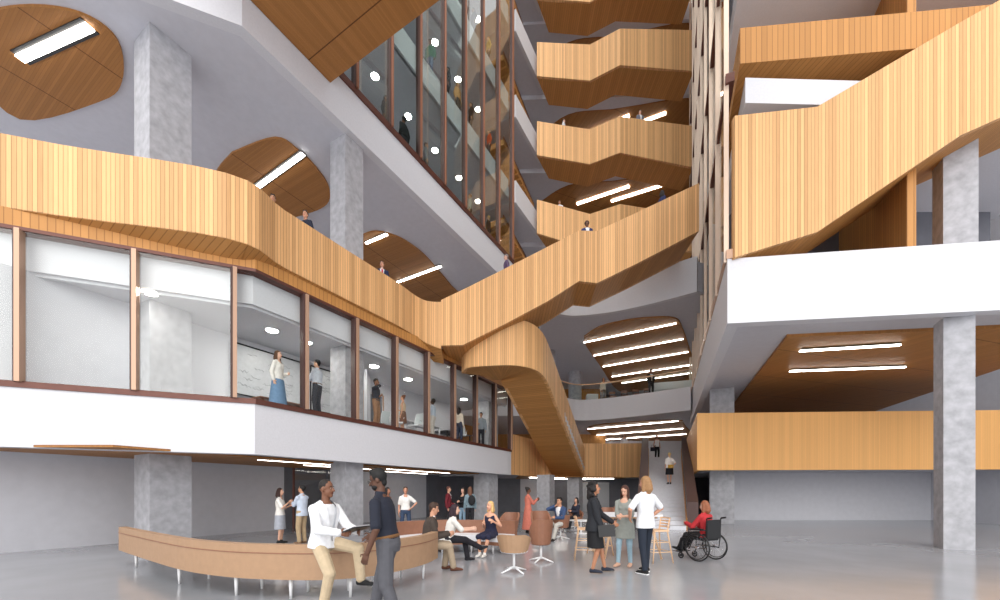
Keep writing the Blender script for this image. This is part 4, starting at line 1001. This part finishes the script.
def table_rect(name, label, c, L_, w_, h, ang, mt, legm, th=.03):
    t = thing(name, label, 'table', c, ang); X = XF[t.name]
    m = MB(); m.box((0, 0, h-th/2), (L_, w_, th), X); m.build('table_top', mt, t, bevel=.008)
    for sx in (-1, 1):
        for sy in (-1, 1): m = MB(); m.box((sx*(L_/2-.12), sy*(w_/2-.1), (h-th)/2), (.05, .05, h-th), X); m.build('leg', legm, t)
table_rect('meeting_table', 'white meeting table among the mesh chairs in the glazed room', (*V(LP(-14.3, 18.6)), 3.95), 2.6, .9, .74, ra, WHITEF, WHITEM)
table_rect('meeting_table', 'dark meeting table near the far end of the glazed room', (*V(LP(-15.4, 22.6)), 3.95), 2.4, 1.1, .9, ra, DARK, BLACK)
table_rect('wooden_bench', 'low brown wooden bench behind the man in the pale shirt', (*V(LP(-13.9, 12.5)), 3.95), 1.5, .5, .42, ra, TAND, TAND)
# whiteboards on the rear wall
def board(label, D0, D1, z0, z1):
    p, q = V(LP(-15.93, D0)), V(LP(-15.93, D1)); c = (p+q)/2; n = V((N1.x, N1.y)); d = (q-p).normalized()
    t = thing('whiteboard', label, 'whiteboard', (c.x, c.y, (z0+z1)/2), 0, 'whiteboards')
    m = MB(); m.wall([p, q], z0, z1, -.03); m.build('panel', mat('board_surface', (206, 208, 212), .3, noise=.05, nscale=9), t)
    pn, qn = p+n*.05, q+n*.05
    m = MB()
    for a, b in (((pn, z0), (qn, z0)), ((pn, z1), (qn, z1)), ((pn, z0), (pn, z1)), ((qn, z0), (qn, z1))): m.tube([(a[0].x, a[0].y, a[1]), (b[0].x, b[0].y, b[1])], .028, 6)
    m.build('frame', BLACK, t)
    m = MB(); rnd = random.Random(int(D0*10)); L_ = (q-p).length
    for k in range(26):
        x, z = rnd.uniform(.15, L_-.5), rnd.uniform(z0+.15, z1-.15); pts = []
        for j in range(6): w_ = p+n*.045+d*(x+j*.06); pts.append((w_.x, w_.y, min(z1-.06, z+rnd.uniform(-.05, .05))))
        m.tube(pts, .005, 4)
    m.build('marker_lines', mat('marker_grey', (120, 124, 132), .6), t)
board('framed whiteboard at the left, behind the woman in the denim skirt', 12.9, 15.0, 4.75, 6.4)
board('framed whiteboard behind the man in the pale shirt with folded arms', 15.35, 17.2, 4.7, 6.4)
# partition and door frame in the meeting room
m = MB(); m.wall([LP(-15.9, 17.8), LP(-14.9, 16.5)], 3.95, 6.62, .12); m.build('wall_right', WALL, **STR)
t = thing('door_1', None, None); t['kind'] = 'structure'
m = MB(); m.wall([LP(-15.9, 17.6), LP(-15.9, 18.5)], 3.95, 5.95, -.04); m.build('door_leaf', DARK, t)
m = MB(); a, b = V(LP(-15.85, 17.55)), V(LP(-15.85, 18.55)); m.tube([(a.x, a.y, 3.95), (a.x, a.y, 6.0), (b.x, b.y, 6.0), (b.x, b.y, 3.95)], .04, 4); m.build('door_frame', BRONZE, t)
# ground floor glazed partition at the left
t = thing('window_5', None, None); t['kind'] = 'structure'
m = MB(); m.wall([LP(-17.9, 16.6), LP(-17.9, 19.5)], .05, 2.55, .02); m.build('glass_pane', GL, t)
for D in (16.6, 18.0, 19.5): m = MB(); p = LP(-17.9, D); m.box((p[0], p[1], 1.28), (.07, .07, 2.55)); m.build('mullion', RUST if D < 17 else DARK, t)
# ground floor shop-front behind the stair: openings
for i, (x, mt_, l) in enumerate(((6.6, BRONZE, 0), (8.1, DARK, 0))):
    t = thing('door_%d' % (i+2), None, None); t['kind'] = 'structure'
    m = MB(); m.box((x, 31.4, 1.15), (1.0, .06, 2.3)); m.build('door_leaf', mat('frosted_door', (176, 180, 186), .4), t)
    m = MB(); m.tube([(x-.5, 31.35, 0), (x-.5, 31.35, 2.32), (x+.5, 31.35, 2.32), (x+.5, 31.35, 0)], .05, 4); m.build('door_frame', mt_, t)
# ---- level three cafe
t0 = None
for i, (px, D) in enumerate(((613, 30.3), (625, 30), (637, 29.6), (648, 29.3), (660, 29), (672, 28.6), (685, 28.2))):
    lab = 'brown framed cafe chair, %s of the row on the level three balcony' % ('first from the left', 'second', 'third', 'fourth', 'fifth', 'sixth', 'rightmost')[i]
    if t0 is None:
        t = t0 = thing('cafe_chair', lab, 'chair', (0, 0, 0), 0, 'brown framed chairs on the level three balcony')
        m = MB(); m.box((0, 0, .7), (.44, .42, .05)); m.build('seat', TAND, t)
        m = MB(); m.tube([(-.22, .2, 0), (-.22, .2, 1.15), (.22, .2, 1.15), (.22, .2, 0)], .024, 6); m.tube([(-.22, .2, .85), (.22, .2, .85)], .02, 6); m.build('back_frame', RUST, t)
        m = MB(); m.box((0, .2, 1.06), (.44, .03, .18)); m.build('backrest', TAND, t)
        for sx in (-1, 1): m = MB(); m.tube([(sx*.2, -.19, 0), (sx*.2, -.19, .7)], .02, 6); m.build('leg', RUST, t)
        t.location = flD(px, D, 8.05)
    else: copy_tree(t0, loc=flD(px, D, 8.05), rz=.1*((i % 3)-1), label=lab)
table_rect('bar_counter', 'long white counter in front of the brown framed chairs', flD(671, 27.6, 8.05), 2.6, .6, 1.05, -.3, WHITEF, WHITEM, .5)
table_rect('side_table', 'white box table beside the woman in the pale top upstairs', flD(592, 29.6, 8.05), .8, .5, .7, 0, WHITEF, WHITEM, .4)

# ================================================================== THE PEOPLE THEMSELVES
BR, DKB, LT, TN = (124, 80, 56), (78, 50, 36), (224, 178, 152), (196, 146, 116)
seatk = dict(seat=True, pel=(0, 0, .54))
# foreground
a = person('smiling man in white sweater and khaki trousers perched on the sofa back', flD(327, 5.36), 112, H=1.8, skin=(120, 78, 56), hair='buzz', hcol=(30, 22, 18), top=('vneck', (238, 240, 244)), bottom=('trousers', (196, 176, 146)), inner=(226, 228, 232),
       pel=(0, -.06, .86), lean=4, head=(-14, 0), rh=(.14, .33, 1.0), lh=(-.14, .36, 1.0), rep=(.6, -.6, -.6), lep=(-.6, -.6, -.6), lf=(-.22, .36, .36), rf=(.16, .1, .085), lkp=(-.1, 1, .6), det=3, hem=-.07)
X = a['M']
def held(name, label, cat, c, d, X, mt, rot=None, bevel=.004, kids=None, group=None):
    w_ = X @ V(c); M_ = Matrix.Translation(w_) @ (X.to_3x3().normalized().to_4x4()) @ (rot.to_matrix().to_4x4() if rot else Matrix.Identity(4))
    m = MB(); m.box((0, 0, 0), d, M_); return m.build(name, mt, label=label, cat=cat, loc=w_, bevel=bevel)
held('book', 'open notebook with black cover held by the man on the sofa back', 'book', (-.04, .44, 1.03), (.36, .24, .018), X, BLACK, Euler((.35, 0, 0)))
held('paper_pad', 'white pages lying open on the black notebook', 'paper', (-.04, .44, 1.046), (.33, .21, .008), X, WHITEF, Euler((.35, 0, 0)))
a = person('bearded man in navy polo and grey trousers leaning on the sofa', flD(388, 4.65), 275, H=1.84, skin=(92, 60, 44), hair='short', hcol=(14, 12, 12), top=('polo', (28, 32, 46)), sleeve=.42, bottom=('trousers', (84, 84, 90)),
       pel=(0, 0, .93), lean=10, head=(-4, -20), lh=(-.27, .12, .84), rh=(.38, .34, .96), lep=(-.5, -.9, 0), rf=(.12, .22, .085), lf=(-.12, -.16, .085), det=3, beard=True, glasses=True, hem=.02)
w_ = a['M'] @ a['Wr'][1]; 
m = MB(); d = (a['El'][1]-a['Wr'][1]).normalized(); m.tube([a['M'] @ (a['Wr'][1]+d*.01), a['M'] @ (a['Wr'][1]+d*.04)], .037, 14); m.build('wristwatch', BLACK, label='black wristwatch on the hand resting on the sofa', cat='watch', loc=w_)
# middle group
a = person('woman in black blazer and skirt with curly dark hair', flD(594, 7.7), 105, H=1.73, sex='f', skin=(176, 122, 92), hair='curly', hcol=(26, 20, 20), top=('jacket', (30, 32, 38)), inner=(22, 22, 26), bottom=('skirt', (20, 20, 24)), bsh=.46, shoe=(34, 40, 56), heel=True,
       head=(-5, 4), rh=(.2, .16, .86), lh=(-.18, .34, .98), rf=(.1, -.02, .1), lf=(-.12, .2, .1), det=2, hem=-.14)
held('folder', 'slim black folder in the hand of the woman in the blazer', 'folder', (.24, .24, .84), (.03, .3, .22), a['M'], BLACK, Euler((.1, 0, 0)))
person('young woman in grey tunic and light jeans looking at her hands', flD(625, 8.35), 215, H=1.68, sex='f', skin=(222, 172, 146), hair='long', hcol=(72, 40, 30), top=('blouse', (150, 154, 148)), sleeve=.45, bottom=('leggings', (150, 176, 190)), shoe=(206, 164, 140),
       head=(6, -24), rh=(.04, .3, 1.08), lh=(-.05, .3, 1.1), rf=(.12, .1, .085), lf=(-.1, -.05, .085), det=2, hem=-.34)
person('man with shoulder length blond hair in white tee and dark jeans', flD(645.5, 7.65), 332, H=1.84, skin=(206, 150, 122), hair='mid', hcol=(150, 112, 74), top=('tee', (226, 228, 232)), sleeve=.4, bottom=('jeans', (30, 38, 52)), shoe=(22, 22, 24), sneaker=True,
       head=(-14, -6), rh=(.24, .1, 1.0), lh=(-.24, .14, 1.0), rep=(1, -.5, .1), lep=(-1, -.5, .1), rf=(.13, .1, .085), lf=(-.1, -.08, .085), det=2, hem=-.13)
a = person('person in red jacket with auburn hair sitting in the wheelchair', WC, -27, H=1.68, sex='f', skin=(214, 164, 140), hair='mid', hcol=(140, 84, 56), top=('sweater', (178, 42, 48)), bottom=('trousers', (34, 34, 38)), shoe=(26, 26, 28),
       seat=True, pel=(0, -.06, .6), lean=4, head=(-12, -8), rh=(.2, .3, .78), lh=(-.16, .36, .86), rf=(.1, .6, .24), lf=(-.1, .6, .24), det=2)
# lounge
person('man in brown jacket and khaki trousers sitting at the end of the sofa', flD(427, 7.85), 75, H=1.76, skin=(200, 148, 120), hair='short', hcol=(60, 40, 30), top=('jacket', (66, 56, 50)), bottom=('trousers', (166, 148, 126)), shoe=(96, 58, 42),
       seat=True, pel=(0, 0, .54), lean=12, head=(0, -16), rh=(.12, .4, .72), lh=(-.1, .42, .72), rf=(.12, .5, .085), lf=(-.1, .36, .085), det=2, hem=-.1)
person('woman in white top and black trousers sitting with legs crossed', flD(450, 8.9), 75, H=1.68, sex='f', skin=(220, 176, 154), hair='mid', hcol=(46, 26, 36), top=('blouse', (228, 224, 218)), sleeve=.45, bottom=('trousers', (28, 26, 34)), shoe=(30, 30, 36),
       seat=True, pel=(0, -.05, .54), lean=16, head=(10, -4), rh=(.1, .5, .74), lh=(-.08, .5, .76), rf=(-.05, .72, .3), lf=(-.08, .42, .085), rkp=(0, .5, 1), det=2)
person('blonde woman in navy sleeveless dress sitting on the brown sofa', flD(491, 10.0), 205, H=1.7, sex='f', skin=(214, 160, 132), hair='mid', hcol=(214, 176, 116), top=('dress', (30, 32, 58)), sleeve=0, bottom=('dress', (30, 32, 58)), shoe=(226, 222, 216),
       seat=True, pel=(0, 0, .55), lean=4, head=(20, 2), rh=(.08, .3, .8), lh=(-.22, .3, .86), rf=(.05, .52, .085), lf=(-.07, .5, .085), det=2)
person('man in denim shirt on a swivel chair speaking on a phone', flD(560.5, 13.05), 225, H=1.78, skin=(190, 138, 108), hair='short', hcol=(20, 18, 18), top=('jacket', (52, 72, 108)), bottom=('trousers', (190, 186, 178)), shoe=(40, 34, 30),
       seat=True, pel=(0, -.02, .55), lean=6, head=(10, -6), rh=(.1, .14, 1.08), rep=(.8, .3, -.6), lh=(-.1, .38, .72), rf=(.12, .45, .085), lf=(-.1, .5, .085), det=1)
person('dark haired woman in dark clothes seated on a far swivel chair', flD(576, 17.2), 235, H=1.68, sex='f', skin=(200, 148, 122), hair='mid', hcol=(28, 20, 20), top=('blouse', (36, 38, 54)), bottom=('trousers', (26, 26, 32)),
       seat=True, pel=(0, -.02, .56), rh=(.1, .35, .76), lh=(-.1, .36, .76), rf=(.1, .45, .085), lf=(-.1, .5, .085), det=1)
person('woman in coral dress standing with raised hands', flD(528, 15.0), 75, H=1.72, sex='f', skin=(110, 70, 52), hair='bun', hcol=(22, 18, 18), top=('blouse', (196, 112, 94)), bottom=('long', (196, 112, 94)), rh=(.06, .34, 1.3), lh=(-.06, .36, 1.26), det=1)
person('man in dark red jacket standing by the dark wall', flD(448.5, 17.3), 95, H=1.78, skin=(206, 156, 130), hair='short', hcol=(80, 40, 30), top=('jacket', (110, 28, 40)), bottom=('trousers', (32, 30, 36)), lh=(-.1, .2, 1.0), det=1)
person('woman in black top and light jeans facing the man in red', flD(463, 17.2), 215, H=1.72, sex='f', skin=(210, 164, 140), hair='mid', hcol=(60, 44, 36), top=('blouse', (26, 26, 30)), bottom=('jeans', (140, 168, 190)), lh=(-.05, .26, 1.15), rh=(.05, .28, 1.12), det=1)
a = person('person with long brown hair carrying a black backpack', flD(470, 16.7), 350, H=1.76, sex='f', skin=(206, 160, 136), hair='long', hcol=(110, 74, 56), top=('shirt', (120, 140, 150)), bottom=('trousers', (34, 32, 38)), det=1)
m = MB(); q = a['M'] @ V((.05, -.22, 1.2)); m.ell(q, V((.15, 0, 0)), V((0, .1, 0)), V((0, 0, .22))); m.build('backpack', clothm((30, 30, 34)), label='black backpack on the back of the long haired person', cat='backpack', loc=q, smooth=True)
person('woman in white tee and dark jeans, hand on hip', flD(405.5, 13.7), 165, H=1.72, sex='f', skin=(206, 150, 124), hair='pony', hcol=(50, 34, 30), top=('tee', (230, 228, 224)), sleeve=.35, bottom=('jeans', (50, 66, 92)), shoe=(228, 228, 228), lh=(-.2, .08, 1.02), lep=(-1, -.2, .1), rf=(.14, .02, .085), lf=(-.16, .0, .085), det=1, hem=.0)
person('dark haired woman in tan top half hidden by the man in navy', flD(387.5, 13.4), 100, H=1.7, sex='f', skin=(160, 108, 84), hair='mid', hcol=(24, 18, 18), top=('blouse', (170, 128, 100)), bottom=('trousers', (70, 60, 56)), det=1)
person('woman in white top and grey skirt gesturing at the far left', flD(280, 12.1), 80, H=1.66, sex='f', skin=(214, 166, 140), hair='mid', hcol=(56, 32, 26), top=('blouse', (236, 232, 226)), sleeve=.4, bottom=('skirt', (168, 172, 182)), bsh=.5, shoe=(30, 30, 32), rh=(.12, .3, 1.3), lh=(-.12, .28, 1.2), det=2)
person('man in pale blue shirt and khaki trousers with arms folded', flD(302, 12.05), 285, H=1.75, skin=(196, 146, 116), hair='short', hcol=(18, 16, 18), top=('shirt', (196, 206, 222)), bottom=('trousers', (176, 152, 120)), shoe=(120, 90, 66), rh=(-.1, .26, 1.22), lh=(.1, .28, 1.2), head=(-10, 8), rep=(.8, .2, -1), lep=(-.8, .2, -1), det=2, hem=-.12)
# level two glazed room
F2 = 3.95
person('woman in long denim skirt and white top at the left edge of the glazed room', flD(278, 11.75, F2), 95, H=1.74, sex='f', skin=LT, hair='mid', hcol=(90, 60, 40), top=('blouse', (232, 228, 222)), bottom=('long', (110, 140, 172)), lh=(-.14, .2, 1.1), det=2)
person('man in pale shirt and dark trousers with folded arms by the glass', flD(317.5, 12.75, F2), 275, H=1.8, skin=(206, 158, 128), hair='short', hcol=(16, 15, 18), top=('shirt', (206, 212, 222)), bottom=('trousers', (58, 60, 68)), rh=(-.1, .26, 1.2), lh=(.1, .28, 1.18), rep=(.8, .2, -1), lep=(-.8, .2, -1), det=2, hem=.0)
person('man in dark shirt and brown trousers holding a phone to his ear', flD(376, 14.95, F2), 100, H=1.82, skin=(150, 104, 78), hair='short', hcol=(24, 20, 20), top=('shirt', (50, 54, 64)), sleeve=.6, bottom=('trousers', (150, 112, 84)), rh=(.1, .12, 1.56), rep=(.7, .6, -.6), lh=(.02, .2, 1.14), det=2, hem=.0, beard=True)
person('woman in beige sleeveless top between two mesh chairs', flD(403, 16.9, F2), 275, H=1.68, sex='f', skin=(214, 160, 130), hair='bun', hcol=(120, 76, 50), top=('tank', (206, 180, 150)), sleeve=0, bottom=('skirt', (120, 84, 66)), rh=(.0, .26, 1.1), det=1)
person('person in grey blue shirt and pale trousers by the white wall', flD(433, 17.85, F2), 275, H=1.74, skin=(74, 48, 38), hair='afro', hcol=(16, 14, 14), top=('shirt', (178, 190, 204)), bottom=('trousers', (196, 190, 182)), rh=(-.08, .28, 1.14), lh=(.08, .3, 1.16), rep=(.8, .2, -1), lep=(-.8, .2, -1), det=1, hem=0)
person('dark haired person in cream top and navy trousers near the room end', flD(459, 19.4, F2), 20, H=1.7, sex='f', skin=TN, hair='long', hcol=(24, 22, 28), top=('shirt', (226, 212, 196)), bottom=('wide', (40, 52, 76)), det=1, hem=.0)
person('man in grey shirt and dark trousers at the room end', flD(481, 21.4, F2), 190, H=1.84, skin=(176, 126, 98), hair='short', hcol=(30, 24, 22), top=('shirt', (140, 148, 156)), bottom=('trousers', (44, 44, 52)), rh=(.08, .24, 1.12), det=1)
# level three balustrade
F3 = 8.5
person('person with dark hair at the left edge above the balustrade', flD(273, 11.75, F3), 160, H=1.76, skin=TN, hair='short', hcol=(30, 22, 20), top=('shirt', (60, 52, 50)), det=1)
person('man in dark navy jacket looking over the curved balustrade', flD(305.5, 12.45, F3), 200, H=1.78, skin=(206, 152, 124), hair='short', hcol=(36, 26, 24), top=('jacket', (34, 38, 56)), inner=(30, 32, 46), head=(-20, 0), det=2)
a = person('man in navy suit with red tie above the curved balustrade', flD(382, 15.1, F3), 160, H=1.74, skin=(214, 160, 132), hair='short', hcol=(34, 26, 24), top=('jacket', (36, 44, 78)), head=(16, 4), det=2)
m = MB(); m.rings([(V((0, .13, 1.4)), V((.03, 0, 0)), V((0, .01, 0))), (V((0, .15, 1.3)), V((.03, 0, 0)), V((0, .01, 0))), (V((0, .155, 1.05)), V((.035, 0, 0)), V((0, .01, 0)))], 8); m.bm.transform(a['root_m']); m.build('necktie', clothm((190, 40, 60)), a['R'], local=True)
# bridges
def on(label, px, D, ztop, face, H=1.75, **k): return person(label, flD(px, D, ztop-H), face, H=H, det=k.pop('det', 1), **k)
on('grey haired man in purple shirt at the foot of the rising footbridge', 506.5, 17.15, 11.72, 265, skin=(206, 160, 140), hair='short', hcol=(120, 110, 108), top=('shirt', (92, 76, 104)))
on('person in blue jacket halfway up the rising footbridge', 587, 17.0, 13.05, 180, skin=(120, 84, 66), hair='afro', hcol=(40, 26, 22), top=('jacket', (44, 56, 104)))
on('woman in dark blue jacket near the top of the rising footbridge', 660.5, 17.0, 14.38, 70, sex='f', skin=TN, hair='mid', hcol=(34, 24, 24), top=('shirt', (40, 44, 84)), lean=10)
on('person in white shirt on the lowest zigzag bridge', 559.5, 26.95, 21.15, 190, skin=TN, hair='short', hcol=(60, 36, 30), top=('shirt', (232, 232, 236)))
on('person in white top on the left of the third zigzag bridge', 563.5, 26.95, 26.65, 100, skin=LT, hair='short', hcol=(40, 30, 28), top=('shirt', (234, 234, 238)))
on('person in grey jacket on the right of the third zigzag bridge', 640, 26.3, 26.6, 170, skin=LT, hair='short', hcol=(150, 140, 136), top=('jacket', (120, 122, 134)))
# level three back, level two back, stair
person('woman in pale top and brown trousers on the level three balcony', flD(603.5, 29.0, 8.05), 170, H=1.76, sex='f', skin=TN, hair='mid', hcol=(130, 76, 50), top=('tee', (214, 200, 186)), bottom=('trousers', (104, 84, 70)), lh=(-.2, .1, 1.55), lep=(-1, 0, -.4), det=1)
person('man in black suit standing at the level three rail', flD(651, 27.3, 8.05), 180, H=1.85, skin=(150, 110, 90), hair='short', hcol=(20, 18, 18), top=('jacket', (20, 20, 24)), bottom=('trousers', (20, 20, 24)), rh=(.12, .26, 1.1), lh=(-.12, .26, 1.1), det=1)
person('dark haired woman in white behind the level two balustrade', flD(624, 28.6, 3.93), 200, H=1.8, sex='f', skin=TN, hair='long', hcol=(26, 22, 24), top=('blouse', (214, 212, 214)), det=1)
a = person('woman in white top and black trousers at the stair head', flD(657, 28.9, 3.93), 180, H=1.72, sex='f', skin=TN, hair='mid', hcol=(80, 50, 40), top=('tank', (230, 226, 224)), sleeve=0, bottom=('trousers', (26, 26, 32)), det=1)
q = a['M'] @ V((.34, .02, .72)); m = MB(); m.prism([(q.x-.16, q.y-.06), (q.x+.16, q.y-.06), (q.x+.13, q.y+.06), (q.x-.13, q.y+.06)], q.z-.14, q.z+.14); m.tube([(q.x-.1, q.y, q.z+.13), (q.x-.07, q.y, q.z+.3), (q.x+.07, q.y, q.z+.3), (q.x+.1, q.y, q.z+.13)], .012, 5); m.build('handbag', clothm((40, 38, 52)), label='dark handbag carried by the woman at the stair head', cat='bag', loc=q)
fS = .46; zS = 3.95*12/24
a = person('blonde woman in white blouse and black skirt climbing the stair', (*V(XD(669.5, 21.85)), zS-.0), 10, H=1.72, sex='f', skin=LT, hair='pony', hcol=(214, 184, 130), top=('blouse', (236, 234, 232)), sleeve=.4, bottom=('skirt', (26, 26, 32)), bsh=.42, rf=(.08, .12, .085), lf=(-.07, -.0, .085), rh=(.1, -.2, .98), rep=(1, -.2, -.2), det=1)
q = a['M'] @ V((.02, -.2, .98)); m = MB(); m.box(q, (.28, .07, .18)); m.build('handbag', clothm((196, 156, 62)), label='mustard yellow clutch bag behind the woman on the stair', cat='bag', loc=q, bevel=.02)
# behind the upper glass
def upz(label, px, fz, face, **k):
    D = 13.32/(.5625-(px-500)/F); return person(label, flD(px, D, fz), face, det=1, **k)
for px, fz, fc, l, k in ((386, 15.35, 100, 'dark silhouetted person at the left of the lowest row behind the upper glass', dict(top=('shirt', (60, 60, 66)), skin=BR)),
    (404, 15.35, 300, 'person in dark top, second from left behind the upper glass, lowest row', dict(top=('shirt', (34, 34, 38)), skin=BR, hair='afro')),
    (426, 15.35, 80, 'person in grey shirt, middle of the lowest row behind the upper glass', dict(top=('shirt', (130, 132, 138)), skin=TN)),
    (470, 15.35, 260, 'person in pale top beside the fifth mullion in the lowest row', dict(top=('shirt', (170, 170, 160)), skin=TN, hcol=(120, 80, 50))),
    (488.5, 15.35, 280, 'person in black and yellow near the glass corner, lowest row', dict(top=('shirt', (40, 40, 36)), skin=LT, hcol=(190, 150, 80))),
    (430, 20.2, 200, 'person in green top and denim behind the upper glass, middle row', dict(top=('shirt', (36, 110, 84)), bottom=('jeans', (90, 110, 140)), skin=BR)),
    (448, 20.2, 250, 'dark dressed person right of the one in green', dict(top=('shirt', (30, 30, 34)), skin=BR)),
    (458, 20.2, 120, 'person in tan top in the middle row behind the upper glass', dict(top=('shirt', (200, 150, 100)), skin=TN, hcol=(200, 150, 90))),
    (471, 20.2, 250, 'dark haired person left of the last middle row light', dict(top=('shirt', (50, 44, 42)), skin=TN)),
    (489, 20.2, 250, 'person in orange top near the glass corner, middle row', dict(top=('shirt', (214, 84, 44)), skin=TN)),
    (473.5, 25.4, 240, 'dark dressed person at the very top of the upper glass', dict(top=('shirt', (40, 46, 60)), skin=BR)),
    (488.5, 25.4, 250, 'person in yellow top behind the upper glass, upper row', dict(top=('shirt', (206, 170, 90)), skin=LT, hcol=(180, 130, 80)))):
    upz(l, px, fz, fc, **k)
flush()
